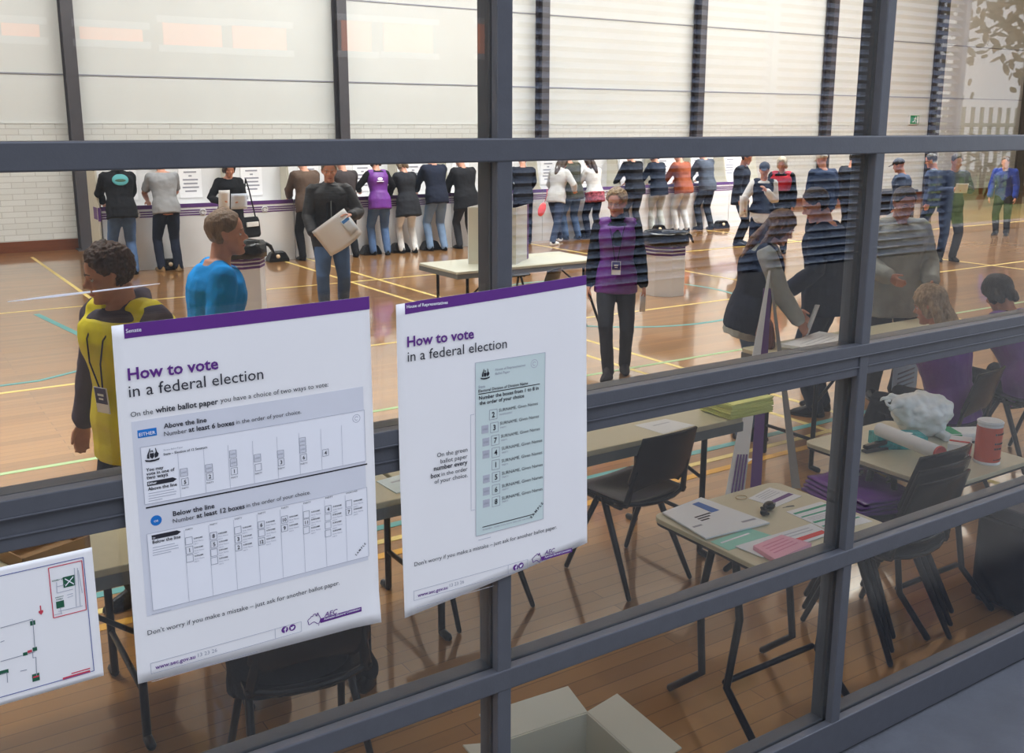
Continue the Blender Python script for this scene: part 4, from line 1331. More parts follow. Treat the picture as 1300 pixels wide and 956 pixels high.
p = on_z(312, 396); bin_('octagonal white bin with black liner behind the man in blue t-shirt', p.x, p.y + .1, R(10), 1)
p = on_z(849, 374); bin_('octagonal white bin with black liner right of the purple vested official', p.x, p.y + .1, R(0), 2)

# -------- folded cardboard screen on the far table
a0, a1, a2 = on_z(595, 335, .742), on_z(655, 336, .742), on_z(671, 328, .742)
t = thing('voting_screen', 'white cardboard voting screen with purple edge standing on the far table', 'voting screen', (0, 0, 0))
e1 = (a1 - a0); e1.z = 0
def wall_(p, q, h, th, mt, nm, z0=.742):
    d = (q - p); d.z = 0; n_ = V((-d.y, d.x, 0)).normalized() * th
    vs = [V((*(p + k).xy, z)) for z in (z0, z0 + h) for k in (V((0, 0, 0)), d, d + n_, n_)]
    return MB().add(vs, [(0, 3, 2, 1), (4, 5, 6, 7), (0, 1, 5, 4), (1, 2, 6, 5), (2, 3, 7, 6), (3, 0, 4, 7)]).build(nm, mt, t)
hs = .60
b2 = a0 + (a2 - a1) * 1.15
wall_(a0, a1, hs, .008, M['card_cream'], 'front_panel'); wall_(a1, a1 + (a2 - a1) * .86, hs, .008, M['card_white'], 'side_panel')
wall_(a1 + (a2 - a1) * .86, a2, hs, .010, M['card_purple'], 'purple_edge'); wall_(a0, b2, hs, .008, M['card_white'], 'side_panel')

# -------- leaning cardboard stand behind the right end of the middle table
P1, P2, P3 = on_z(931, 640), on_z(961, 628), on_z(1004, 622)
top = on_y(978, 338, 4.32)
t = thing('cardboard_stand', 'folded cardboard stand with white, purple and grey legs behind the middle table', 'stand', (0, 0, 0))
def strip(p, q, w0, w1, mt, nm, parent=t, th=.006):
    l = _r.copy(); l.z = 0; l.normalize(); n_ = V((-l.y, l.x, 0)) * th
    vs = [p - l * w0 / 2, p + l * w0 / 2, p + l * w0 / 2 + n_, p - l * w0 / 2 + n_, q - l * w1 / 2, q + l * w1 / 2, q + l * w1 / 2 + n_, q - l * w1 / 2 + n_]
    return MB().add(vs, [(0, 3, 2, 1), (4, 5, 6, 7), (0, 1, 5, 4), (1, 2, 6, 5), (2, 3, 7, 6), (3, 0, 4, 7)]).build(nm, mt, parent)
lg = strip(P1, top.lerp(P1, .02), .115, .012, M['card_white'], 'white_leg')
l_ = _r.copy(); l_.z = 0; l_.normalize()
for i in range(4):
    q0, q1 = P1.lerp(top, .02), P1.lerp(top, .20)
    o_ = l_ * (-.040 + i * .020 + .02)
    strip(q0 + o_ - V((.006, .006, 0)), q1 + o_ * .86 - V((.006, .006, 0)), .010, .009, M['card_purple'], 'stripe', lg, .003)
strip(P2 + V((.03, .04, 0)), top.lerp(P2, .05) + V((.03, .04, -.08)), .066, .05, M['card_purple'], 'purple_leg')
strip(P3 + V((.05, .0, 0)), top + V((.02, .02, -.03)), .055, .010, solid((150, 146, 142)), 'grey_leg')
strip(top.lerp(P1, .86) + V((.05, .03, 0)), top.lerp(P1, .84) + V((.12, .03, 0)), .03, .03, M['card_white'], 'tie')


# ================================================================ small things on the tables
def quad_sheet(name, label, cat, px4, z, mt, th=.0012, group=None, curl=.0):
    P = [on_z(x, y, z) for x, y in px4]
    def fn(u, v):
        p = P[0].lerp(P[1], u).lerp(P[3].lerp(P[2], u), v)
        return p + V((0, 0, curl * (max(0, u - .6) ** 2 + max(0, .4 - v) ** 2) + th / 2))
    o = MB().sheet(fn, 6, 6, th).build(name, mt, None, 0, False)
    tag(o, label, cat, group)
    def sub(nm, u0, v0, u1, v1, m_, dz=.0006):
        MB().sheet(lambda u, v: fn(u0 + (u1 - u0) * u, v0 + (v1 - v0) * v) + V((0, 0, th / 2 + dz)), 3, 3, .0004).build(nm, m_, o)
    return o, sub


TZ = .7425
o, sub = quad_sheet('envelope', 'white postal envelope with blue stamp on the desk covered with forms', 'envelope', ((841, 652), (896, 685), (977, 665), (890, 633)), TZ + .004, M['card_white'], .006)
sub('stamp', .08, .64, .42, .80, solid((62, 104, 176)))
for i in range(3): sub('address_line', .40 + .06 * i, .30, .43 + .06 * i, .62 - .08 * i, M['print_dark'])
sub('return_line', .82, .72, .86, .95, M['print_grey']); sub('footer_line', .62, .06, .66, .22, M['print_grey'])
o, sub = quad_sheet('form_sheet', 'white form with a purple band at the back corner of the desk', 'form', ((950, 633), (985, 644), (1018, 630), (977, 619)), TZ, M['card_white'])
sub('band', .62, .04, .78, .96, M['card_purple'])
for i in range(4): sub('text_line', .10 + .1 * i, .2, .13 + .1 * i, .85, M['print_line'])
o, sub = quad_sheet('form_sheet', 'form with green bands partly behind the central mullion', 'form', ((998, 650), (1055, 675), (1108, 662), (1042, 637)), TZ, M['card_white'])
for a, b in ((.12, .18), (.30, .34), (.56, .62), (.76, .80)): sub('band', a, .04, b, .96, solid((64, 160, 130)))
for i in range(3): sub('text_line', .40 + .05 * i, .1, .415 + .05 * i, .8, M['print_line'])
o, sub = quad_sheet('form_sheet', 'pale teal form sticking out under the white envelope', 'form', ((902, 688), (925, 699), (980, 680), (951, 671)), TZ, solid((150, 208, 190)))
sub('text_line', .3, .1, .4, .8, M['print_white'])
o, sub = quad_sheet('form_sheet', 'white form with a red band on the near side of the desk', 'form', ((933, 694), (968, 708), (1056, 678), (1030, 665)), TZ + .002, M['card_white'], .002)
sub('band', .62, .45, .86, .97, solid((216, 64, 66))); sub('text_line', .2, .3, .26, .9, M['print_line']); sub('text_line', .38, .3, .44, .9, M['print_line'])
o, sub = quad_sheet('form_stack', 'thick stack of pink forms on the near corner of the desk', 'forms', ((956, 698), (984, 716), (1030, 695), (992, 684)), TZ + .004, solid((232, 168, 186)), .016)
for i in range(4): sub('text_line', .2 + .16 * i, .15, .24 + .16 * i, .85, solid((214, 130, 156)))
p = on_z(974, 650, TZ)
t = thing('gadget', 'small black gadget with a coiled cord lying among the forms', 'gadget', p, R(25))
MB().ball((.022, 0, .018), (.034, .022, .017), 12).build('body', M['black_plastic'], t, 0, True)
MB().tube([(.0, 0, .02), (-.02, .006, .03), (-.035, -.004, .018), (-.045, .008, .03), (-.052, -.006, .012), (-.04, -.016, .01)], [.008, .007, .008, .007, .008, .006], 8).ball((-.046, .0, .014), (.016, .014, .013), 8).build('cord', M['black_metal'], t, 0, True)
MB().ball((.03, -.016, .026), (.010, .006, .006), 8).build('button', M['edge_grey'], t, 0, True)
p = on_z(941, 632, TZ)
o = MB().tube([p + V((.025 * math.cos(a), .02 * math.sin(a), .002)) for a in [2 * PI * k / 20 for k in range(21)]], .0015, 6).build('rubber_band', solid((186, 160, 118)), None, 0, True)
tag(o, 'tan rubber band lying on the back of the desk of forms', 'rubber band')
p = on_z(1003, 644, TZ)
o = MB().tube([p + V((-.03, .01, .002)), p + V((.02, -.004, .002)), p + V((.022, .002, .002)), p + V((-.01, .010, .002)), p + V((-.009, .006, .002)), p + V((.012, -.001, .002))], .0011, 6).build('paper_clip', M['edge_grey'], None)
tag(o, 'bent wire paper clip beside the black gadget', 'paper clip')

# middle and left tables
o, sub = quad_sheet('paper_sheet', 'white sheet of paper on the middle folding table behind the chair', 'paper', ((805, 540), (842, 551), (882, 540), (845, 532)), TZ, M['card_white'])
sub('text_line', .3, .3, .36, .8, M['print_line'])
p = on_z(935, 522, TZ)
t = thing('ballot_pile', 'thick pile of pale yellow ballot papers on the end of the middle table', 'papers', p, R(0))
rnd = random.Random(2)
mb = MB()
for k in range(18):
    mb.box((rnd.uniform(-.006, .006), rnd.uniform(-.006, .006), .003 + .0045 * k), (.30, .22, .004), Matrix.Rotation(R(rnd.uniform(-2, 2)), 3, 'Z'))
mb.build('sheets', solid((226, 230, 146)), t)
MB().box((.03, .02, .0845), (.14, .10, .002), Matrix.Rotation(R(14), 3, 'Z')).build('cover_slip', M['card_white'], t)
o, sub = quad_sheet('paper_sheet', 'pale blue edged sheet on the table seen between the two posters', 'paper', ((478, 612), (503, 627), (545, 617), (510, 603)), TZ, solid((214, 228, 232)), .004)
sub('text_line', .3, .3, .36, .8, M['print_line'])
p = on_z(62, 712, TZ)
t = thing('cardboard_tray', 'brown cardboard tray on the left table behind the plan', 'tray', (p.x, p.y + .06, TZ), R(20))
MB().span((-.12, -.08, 0), (.12, .08, .006)).build('base', M['card_brown'], t)
for a, b in (((-.12, -.08), (.12, -.074)), ((-.12, .074), (.12, .08)), ((-.12, -.08), (-.114, .08)), ((.114, -.08), (.12, .08))):
    MB().span((*a, 0), (*b, .05)).build('side', M['card_brown'], t)

# desk on the right
p = on_z(1139, 566, TZ)
t = thing('tissue_box', 'flat teal patterned tissue box under the paper roll', 'box', p, R(-32))
MB().box((0, 0, .03), (.235, .115, .06)).build('carton', mat('teal_pattern', (44, 150, 152), .5, var=.5, scale=42), t, .004)
MB().ball((0, 0, .061), (.07, .02, .002), 8).build('slot', M['print_white'], t)
a, b = on_z(1116, 545, TZ + .085), on_z(1194, 576, TZ + .085)
t = thing('paper_roll', 'long roll of white paper lying across the teal tissue box', 'paper roll', a)
MB().tube([V((0, 0, 0)), b - a], .032, 20, round_end=False).build('roll', M['card_white'], t, .002, True)
MB().tube([(b - a) * .975, (b - a) * 1.004], .0325, 20, round_end=False).build('red_end', solid((206, 84, 80)), t)
p = on_z(1112, 572, TZ)
t = thing('stapler', 'dark grey stapler at the left edge of the right hand desk', 'stapler', p, R(-8))
MB().box((0, 0, .006), (.15, .034, .012)).build('base', M['edge_dark'], t, .003)
MB().loft([[V((x, y * .014, z)) for y, z in ((-1, .016 + dz), (1, .016 + dz), (1, .034 + dz * 1.4), (-1, .034 + dz * 1.4))] for x, dz in ((-.07, 0), (0, .005), (.075, .012))]).build('arm', M['black_plastic'], t, .004)
MB().box((.06, 0, .046), (.03, .030, .008)).build('cap', M['edge_grey'], t, .002)
p = on_z(1172, 553, TZ)
t = thing('plastic_bag', 'crumpled white plastic shopping bag on the right hand desk', 'bag', p, R(-20))
mb = MB().ball((0, .02, .105), (.145, .11, .105), 16).ball((-.09, .02, .135), (.07, .07, .075), 10).tube([(-.10, .02, .165), (-.16, .0, .178), (-.20, -.01, .150)], [.035, .022, .012], 8).tube([(-.10, .02, .16), (-.15, .05, .19), (-.205, .06, .175)], [.035, .022, .012], 8)
me = baked(mb, .008, 3, .020, 16, 4)
link('sack', me, M['poly'], t)
MB().tube([(-.19, -.01, .155), (-.215, -.008, .17), (-.22, 0, .185), (-.195, .005, .185)], .007, 6).build('handle', M['poly'], t, 0, True)
p = on_z(1217, 578, TZ)
t = thing('carton', 'small red and white carton standing beside the tin', 'box', p, R(28))
MB().box((0, 0, .035), (.15, .09, .07)).build('box', M['card_white'], t, .003)
MB().box((-.055, -.0462, .035), (.02, .002, .064)).box((.02, -.0462, .02), (.09, .002, .02)).box((-.02, 0, .0712), (.02, .085, .002)).build('red_print', solid((204, 66, 64)), t)
p = on_z(1222, 560, TZ)
t = thing('wipes_pack', 'white flat pack with a green stripe behind the carton', 'pack', (p.x + .04, p.y + .03, p.z), R(-28))
MB().box((0, 0, .02), (.24, .12, .04)).build('pack', M['poly'], t, .012)
MB().box((-.06, 0, .0405), (.05, .11, .002)).box((-.06, -.0605, .02), (.05, .002, .034)).build('green_stripe', solid((40, 168, 110)), t)
p = on_z(1262, 588, TZ)
t = thing('tin', 'tall round tin with orange red label at the right edge of the desk', 'tin', (p.x - .01, p.y + .03, p.z))
MB().lathe([(.052, .004), (.055, .0), (.055, .006), (.053, .010), (.053, .178), (.055, .182), (.055, .188)], 32).build('body', M['card_white'], t, 0, False)
MB().lathe([(.0535, .012), (.0538, .014), (.0538, .165), (.0535, .168)], 32).build('label', solid((206, 78, 48), .4), t)
mb = MB()
for z, w_, tx in ((.025, .9, 0), (.075, .5, 0), (.098, .6, 0), (.14, .95, 0)):
    for k in range(int(9 * w_)):
        a = R(-118 + k * 11)
        mb.box((.0545 * math.cos(a), .0545 * math.sin(a), z), (.006, .002, .008 if z != .025 else .004), Matrix.Rotation(a + PI / 2, 3, 'Z'))
mb.build('label_text', M['print_black'], t)
MB().lathe([(.050, .188), (.050, .192), (.02, .193)], 32).build('lid', M['card_white'], t)

# folded purple vests on the stacked chairs
p = V((3.66, 2.64, .545))
t = thing('folded_vest', 'pile of folded purple vests lying on the topmost stacked chair', 'vest', p, R(-12))
for k in range(4):
    mb = MB().sheet(lambda u, v: V(((u - .5) * (.38 - .02 * k), (v - .5) * .38 + .03, .012 + .018 * k + .010 * noise.noise(V((u * 3, v * 3, k))) - .02 * max(0, abs(u - .5) - .4))), 12, 12, .012)
    mb.build('fold', PURP, t, 0, True)
mb = MB()
for k in range(5): mb.box((-.03 + .022 * k, .10 + .012 * math.sin(k * 2), .096), (.014, .035, .003), Matrix.Rotation(R(20 + 30 * k), 3, 'Z'))
mb.build('vest_print', M['print_white'], t)
# papers at the enrolment table
o, sub = quad_sheet('notepad', 'open note pad with curled pages on the enrolment table', 'paper', ((990, 442), (1040, 450), (1088, 432), (1040, 424)), TZ + .01, M['card_white'], .02, None, .06)
for i in range(3): sub('text_line', .3 + .15 * i, .2, .33 + .15 * i, .8, M['print_line'])
c = on_y(1147, 481, 3.96)
o = MB().sheet(lambda u, v: c + V(((u - .5) * .30, -.02 + .02 * u, (v - .5) * .20 + .02 * u)), 4, 4, .0015).build('notice_sheet', solid((214, 226, 240)), None)
tag(o, 'pale printed sheet hanging at the front of the enrolment table', 'paper')
mb = MB()
for i in range(4): mb.sheet(lambda u, v: c + V(((u - .5) * .2, -.024 + .014 * u, (v - .5) * .012 + .015 * u + .05 - .032 * i)), 2, 1, .0008)
mb.build('sheet_text', M['print_grey'], o)
# open cardboard box on the floor near the glass
t = thing('cardboard_box', 'open cream cardboard box with folded out flaps on the floor below the low rail', 'box', (1.66, 2.17, 0), R(-4))
for a, b in (((-.17, -.17), (.17, -.164)), ((-.17, .164), (.17, .17)), ((-.17, -.17), (-.164, .17)), ((.164, -.17), (.17, .17))):
    MB().span((*a, .004), (*b, .30)).build('side', M['card_cream'], t)
MB().span((-.17, -.17, 0), (.17, .17, .005)).build('base', M['card_brown'], t)
for (p0, p1, dx, dy) in (((-.17, -.17), (.17, -.17), 0, -.12), ((-.17, .17), (.17, .17), 0, .12), ((-.17, -.17), (-.17, .17), -.12, 0), ((.17, -.17), (.17, .17), .12, 0)):
    vs = [V((*p0, .30)), V((*p1, .30)), V((p1[0] + dx, p1[1] + dy, .33)), V((p0[0] + dx, p0[1] + dy, .33))]
    MB().sheet(lambda u, v: vs[0].lerp(vs[1], u).lerp(vs[3].lerp(vs[2], u), v), 1, 1, .005).build('flap', M['card_cream'], t)
# bag and helmet-like bundle under the far table
t = thing('holdall', 'black holdall on the floor under the far folding table', 'bag', (5.95, 9.1, 0), R(10))
MB().loft([[V((x * w_, y * d_, z)) for x, y in ((-1, -.7), (-.7, -1), (.7, -1), (1, -.7), (1, .7), (.7, 1), (-.7, 1), (-1, .7))] for z, w_, d_ in ((0, .26, .13), (.05, .28, .15), (.22, .27, .14), (.29, .22, .09))]).build('body', BLK, t, .015)
MB().tube([(-.12, 0, .28), (-.08, 0, .38), (.08, 0, .38), (.12, 0, .28)], .012, 6).build('handle', BLK, t)
o = MB().lathe([(.10, 0), (.115, .02), (.12, .16), (.11, .20), (.05, .22)], 20).build('bucket', solid((238, 112, 88)), None, 0, True)
o.location = (6.35, 9.15, 0); tag(o, 'coral coloured round tub beside the black holdall under the far table', 'tub')
# dark bench at the far right of the hall
p = on_y(1092, 300, 13.4)
t = thing('hall_bench', 'dark wooden hall bench at the right of the voting area', 'bench', (p.x + .6, 13.4, 0))
MB().span((-.9, -.25, .80), (.9, .25, .86)).build('bench_top', M['edge_dark'], t, .01)
for x in (-.8, .8): MB().span((x - .05, -.22, 0), (x + .05, .22, .80)).build('leg', M['steel'], t, .006)
MB().span((-.8, .18, .3), (.8, .21, .78)).build('back_board', M['edge_dark'], t)

# black case standing at the right edge
p = on_z(1262, 802)
t = thing('storage_case', 'tall black storage case on the floor at the lower right corner', 'case', (p.x + .42, p.y + .10, 0), R(-4))
MB().span((-.22, -.14, .02), (.22, .14, .43)).build('body', M['black_plastic'], t, .015)
MB().span((-.225, -.145, .43), (.225, .145, .50)).build('lid', mat('navy_lid', (34, 42, 58), .5), t, .012)
MB().span((-.06, -.155, .44), (.06, -.143, .47)).build('latch', M['edge_grey'], t, .003)
for x in (-.18, .18):
    for y in (-.1, .1): MB().span((x - .02, y - .02, 0), (x + .02, y + .02, .022)).build('foot', M['edge_dark'], t)

# ================================================================ posters taped to the outside of the frame
def wp(px, py):
    p = on_y(px, py, D - .004)
    return p.x, p.z


class Print:
    """everything printed on one poster, collected per part and laid on the gently bowed sheet"""
    def __init__(s, corners, bow):
        s.c = [wp(*q) for q in corners]          # tl, tr, br, bl
        s.parts = {}; s.bow = bow; s.k = 0
        s.x0 = min(q[0] for q in s.c); s.x1 = max(q[0] for q in s.c); s.z0 = min(q[1] for q in s.c); s.z1 = max(q[1] for q in s.c)

    def y(s, x, z):
        u = (x - s.x0) / (s.x1 - s.x0); v = (z - s.z0) / (s.z1 - s.z0)
        return D - .0053 - s.bow(u, v)

    def mb(s, part, mt):
        return s.parts.setdefault((part, mt, s.k), MB())

    def new(s): s.k += 1

    def bar(s, part, mt, p, q, w, lift=.0006):
        P_, Q_ = V(p), V(q); d = Q_ - P_; n_ = V((-d.y, d.x)).normalized() * w / 2
        N = max(1, int(d.length / .02)); m_ = s.mb(part, mt)
        f_ = []
        for i in range(N + 1):
            c = P_ + d * (i / N)
            f_.append([V((a.x, s.y(a.x, a.y) - lift + e, a.y)) for a, e in ((c + n_, 0), (c - n_, 0), (c - n_, .0002), (c + n_, .0002))])
        m_.loft(f_)

    def poly(s, part, mt, pts, lift=.0004):
        """flat shape from in-plane (x, z) points, drawn as a thin layer"""
        m_ = s.mb(part, mt)
        f_ = [V((x, s.y(x, z) - lift, z)) for x, z in pts]
        b_ = [p + V((0, .0002, 0)) for p in f_]
        m_.loft([f_, b_])

    def rect(s, part, mt, a, b, lift=.0004):
        (x0, z0), (x1, z1) = wp(*a), wp(*b)
        s.poly(part, mt, [(x0, z0), (x1, z0), (x1, z1), (x0, z1)], lift)

    def grid(s, part, mt, x0, z0, x1, z1, lift=.0004, n=10):
        m_ = s.mb(part, mt)
        m_.sheet(lambda u, v: V((x0 + (x1 - x0) * u, s.y(x0 + (x1 - x0) * u, z0 + (z1 - z0) * v) - lift, z0 + (z1 - z0) * v)), n, n, .0002)

    def band(s, part, mt, u0, u1, v0, v1, lift=.0004):
        (ax, az), (bx, bz), (cx_, cz), (dx, dz) = s.c
        s.new()
        def fn(a, b):
            u = u0 + (u1 - u0) * a; v = v0 + (v1 - v0) * b
            x = (ax + (bx - ax) * u) * (1 - v) + (dx + (cx_ - dx) * u) * v
            z = (az + (bz - az) * u) * (1 - v) + (dz + (cz - dz) * u) * v
            return V((x, s.y(x, z) - lift, z))
        s.mb(part, mt).sheet(fn, 24, 3, .0002)

    def seg(s, part, mt, a, b, w=.001, lift=.0006, flat=False):
        (x0, z0), (x1, z1) = (wp(*a), wp(*b))
        if flat:
            z0 = z1 = (z0 + z1) / 2
        s.new(); s.bar(part, mt, (x0, z0), (x1, z1), w, lift)

    def frame(s, part, mt, a, b, w=.0008):
        (x0, z0), (x1, z1) = wp(*a), wp(*b)
        s.new()
        for p, q in (((x0, z0), (x1, z0)), ((x1, z0), (x1, z1)), ((x1, z1), (x0, z1)), ((x0, z1), (x0, z0))): s.bar(part, mt, p, q, w)

    def text(s, part, mt, body, a, b, bold=0.0, shear=0.0, h=None, rot=None, lift=.0014, maxratio=None):
        (x0, z0), (x1, z1) = wp(*a), wp(*b)
        s.new()
        cu = bpy.data.curves.new('t', 'FONT'); cu.body = body; cu.size = 1; cu.offset = bold; cu.shear = shear
        cu.resolution_u = 2
        o = bpy.data.objects.new('t', cu); COL.objects.link(o)
        me = bpy.data.meshes.new_from_object(o.evaluated_get(bpy.context.evaluated_depsgraph_get()))
        xs = [v_.co.x for v_ in me.vertices]
        if xs:
            w_ = max(xs) - min(xs); mnx = min(xs)
            d = V((x1 - x0, z1 - z0)); L_ = d.length
            if rot is None:
                d = V((1, 0)); L_ = x1 - x0; zb = (z0 + z1) / 2
            else:
                d = d.normalized(); zb = z0
            k = L_ / w_; kz = k if h is None else h
            n_ = V((-d.y, d.x))
            m_ = s.mb(part, mt); vs = []
            for v_ in me.vertices:
                q = V((x0, zb)) + d * ((v_.co.x - mnx) * k) + n_ * (v_.co.y * kz)
                vs.append((q.x, s.y(q.x, q.y) - lift, q.y))
            m_.add(vs, [tuple(p.vertices) for p in me.polygons])
        bpy.data.objects.remove(o); bpy.data.curves.remove(cu); bpy.data.meshes.remove(me)

    def build(s, name, label, cat, mt=None):
        t = thing(name, label, cat, (0, 0, 0))
        (ax, az), (bx, bz), (cx_, cz), (dx, dz) = s.c
        def fn(u, v):
            x = (ax + (bx - ax) * u) * (1 - v) + (dx + (cx_ - dx) * u) * v
            z = (az + (bz - az) * u) * (1 - v) + (dz + (cz - dz) * u) * v
            return V((x, s.y(x, z) + .0002, z))
        MB().sheet(fn, 24, 30, .0003).build('sheet', mt or M['paper'], t, 0, True)
        for (nm, m_, _k), mb_ in s.parts.items():
            mb_.build(nm, M[m_], t, 0, False, fix=False)
        return t


def australia(P, part, a, b, mt='print_purple', w=.0012):
    out = [(0, .52), (.06, .62), (.22, .72), (.30, .84), (.40, .80), (.46, .93), (.56, .98), (.66, .92), (.64, .80), (.72, .74), (.77, .95), (.80, 1.0), (.84, .82), (.90, .70), (.97, .52), (1.0, .38),
           (.93, .18), (.85, .06), (.74, .05), (.66, .14), (.58, .22), (.48, .30), (.36, .28), (.22, .20), (.10, .16), (.05, .24), (.06, .36)]
    (x0, z0), (x1, z1) = wp(*a), wp(*b); P.new()
    zm, hh = (z0 + z1) / 2, abs(x1 - x0) * .45; z0, z1 = zm - hh, zm + hh
    pts = [V((x0 + (x1 - x0) * u, z0 + (z1 - z0) * v)) for u, v in out]
    for p, q in zip(pts, pts[1:] + pts[:1]):
        n_ = V((-(q - p).y, (q - p).x)).normalized() * w / 2
        P.poly(part, mt, [tuple(p + n_), tuple(q + n_), tuple(q - n_), tuple(p - n_)], .0006)
    c = V((x0 + (x1 - x0) * .83, z0 - (z1 - z0) * .09)); r_ = (x1 - x0) * .05
    P.poly(part, mt, [(c.x - r_, c.y + r_), (c.x + r_, c.y + r_), (c.x, c.y - r_)], .0006)


def disc(P, part, mt, c, r_, lift=.0006, n=16):
    P.new()
    x, z = wp(*c)
    P.poly(part, mt, [(x + r_ * math.cos(2 * PI * k / n), z + r_ * math.sin(2 * PI * k / n)) for k in range(n)], lift)


def crest(P, c, r_, mt='print_dark'):
    """small coat of arms: shield between two supporters over a scroll"""
    x, z = wp(*c); P.new()
    def q(pts): P.poly('crest', mt, [(x + a * r_, z + b * r_) for a, b in pts], .0014)
    q([(-.22, .15), (.22, .15), (.22, -.25), (0, -.5), (-.22, -.25)])
    q([(-.30, -.45), (-.55, -.35), (-.50, .05), (-.30, .45), (-.22, .72), (-.14, .70), (-.20, .40), (-.30, .10)])
    q([(.30, -.45), (.26, .0), (.42, .25), (.36, .65), (.44, .70), (.54, .25), (.72, .0), (.62, -.30)])
    q([(-.8, -.50), (-.3, -.62), (.3, -.62), (.8, -.50), (.7, -.72), (.2, -.82), (-.2, -.82), (-.7, -.72)])
    q([(0, .42), (.08, .24), (.18, .28), (.1, .36), (.14, .5), (0, .44), (-.14, .5), (-.1, .36), (-.18, .28), (-.08, .24)])


def ring_mark(P, part, c, r_, mt='print_line'):
    x, z = wp(*c); P.new()
    for k in range(18):
        a0, a1 = 2 * PI * k / 18, 2 * PI * (k + 1) / 18
        P.poly(part, mt, [(x + r_ * math.cos(a0), z + r_ * math.sin(a0)), (x + r_ * math.cos(a1), z + r_ * math.sin(a1)), (x + r_ * .84 * math.cos(a1), z + r_ * .84 * math.sin(a1)), (x + r_ * .84 * math.cos(a0), z + r_ * .84 * math.sin(a0))], .0005)
    for k in range(9):
        a0 = .4 + k * .55
        P.poly(part, mt, [(x + r_ * .5 * math.cos(a0), z + r_ * .5 * math.sin(a0)), (x + r_ * .55 * math.cos(a0 + .6), z + r_ * .55 * math.sin(a0 + .6)), (x + r_ * .35 * math.cos(a0 + .6), z + r_ * .35 * math.sin(a0 + .6)), (x + r_ * .35 * math.cos(a0), z + r_ * .35 * math.sin(a0))], .0005)


def foot_block(P, dw_a, dw_b, box_a, box_b, div, www_a, www_b, num_a, num_b, fb, tw, r_, au_a, au_b, aec_a, aec_b, bar_a, bar_b):
    P.text('footer_text', 'print_dark', "Don't worry if you make a mistake \u2013 just ask for another ballot paper.", dw_a, dw_b)
    P.frame('footer_box', 'print_line', box_a, box_b)
    (x0, z0), (x1, z1) = wp(*box_a), wp(*box_b); xd = wp(*div)[0]
    P.bar('footer_box', 'print_line', (xd, z0), (xd, z1), .0008)
    P.text('web_address', 'print_purple', 'www.aec.gov.au', www_a, www_b, .018)
    P.text('phone_number', 'print_grey', '13 23 26', num_a, num_b)
    for c in (fb, tw): disc(P, 'social_icons', 'print_purple', c, r_)
    x, z = wp(*fb); k = r_; P.new()
    P.poly('social_icons', 'print_white', [(x - .02 * k, z - 1.0 * k), (x + .22 * k, z - 1.0 * k), (x + .22 * k, z - .1 * k), (x + .5 * k, z - .1 * k), (x + .54 * k, z + .14 * k), (x + .22 * k, z + .14 * k), (x + .24 * k, z + .36 * k), (x + .54 * k, z + .38 * k), (x + .54 * k, z + .62 * k), (x + .12 * k, z + .60 * k), (x - .02 * k, z + .40 * k), (x - .02 * k, z + .14 * k), (x - .26 * k, z + .14 * k), (x - .26 * k, z - .1 * k), (x - .02 * k, z - .1 * k)], .0009)
    x, z = wp(*tw); P.new()
    P.poly('social_icons', 'print_white', [(x + a * k, z + b * k) for a, b in ((-.62, -.42), (-.2, -.56), (.25, -.40), (.48, .0), (.62, .28), (.44, .26), (.30, .46), (.08, .40), (.0, .16), (-.30, .22), (-.52, .44), (-.52, .14), (-.42, -.02), (-.56, -.08), (-.34, -.28))], .0009)
    australia(P, 'logo', au_a, au_b)
    P.text('logo', 'print_purple', 'AEC', aec_a, aec_b, .01, .25)
    (x0, z0), (x1, z1) = wp(*bar_a), wp(*bar_b); z0 = (z0 + z1) / 2; hgt = .0085
    P.new(); P.bar('logo_bar', 'print_purple', (x0 - .003, z0), (x1, z0), hgt)
    P.text('logo', 'print_white', 'Australian Electoral Commission', (bar_a[0] + 2, bar_a[1]), (bar_b[0] - 2, bar_b[1]), .01, .2, h=.0062, lift=.0018)
    # centre that last caption on the bar


def z_at(P, px, py): return wp(px, py)


# ---- Senate poster
S1 = lambda X, Y: (130 + X / 3.414, 360 + Y / 3.414)      # reading frames used for the measurements
S2 = lambda X, Y: (130 + X / 3.414, 600 + Y / 3.414)
def bow1(u, v): return .0045 * math.sin(PI * u) * (.4 + .6 * v) + .006 * max(0, .10 - u) / .10 * max(0, v - .5) / .5 + .006 * max(0, u - .88) / .12 * max(0, .10 - v) / .10
P = Print([(140, 413), (468, 376), (482, 788), (175, 868)], bow1)
(x0, z0), (x1, z1) = wp(156, 410), wp(468.6, 376)
bz = (wp(156, 427.5)[1] + wp(469, 389)[1]) / 2
P.band('header_band', 'print_purple', .042, 1, 0, .037)
P.text('header_text', 'print_white', 'Senate', S1(98, 213), S1(166, 203), .006, lift=.0018)
P.text('heading', 'print_purple', 'How to vote', S1(108, 416), S1(498, 366), .022)
P.text('subheading', 'print_dark', 'in a federal election', S1(113, 491), S1(692, 409))
P.text('intro_text', 'print_dark', 'On the', S1(120, 577), S1(217, 561))
P.text('intro_text', 'print_dark', 'white ballot paper', S1(228, 559), S1(497, 517), .02)
P.text('intro_text', 'print_dark', 'you have a choice of two ways to vote:', S1(507, 515), S1(974, 441))
(x0, z0), (x1, z1) = wp(*S1(122, 598)), wp(*S2(1150, 368))
P.grid('shaded_panel', 'print_pale', x0, z1 - .004, x1, z0, .0002, 14)
P.text('step_text', 'print_dark', 'Above the line', S1(263, 626), S1(447, 595), .02)
P.text('step_text', 'print_dark', 'Number', S1(265, 659), S1(362, 642))
P.text('step_text', 'print_dark', 'at least 6 boxes', S1(370, 641), S1(567, 608), .02)
P.text('step_text', 'print_dark', 'in the order of your choice.', S1(575, 607), S1(856, 558))
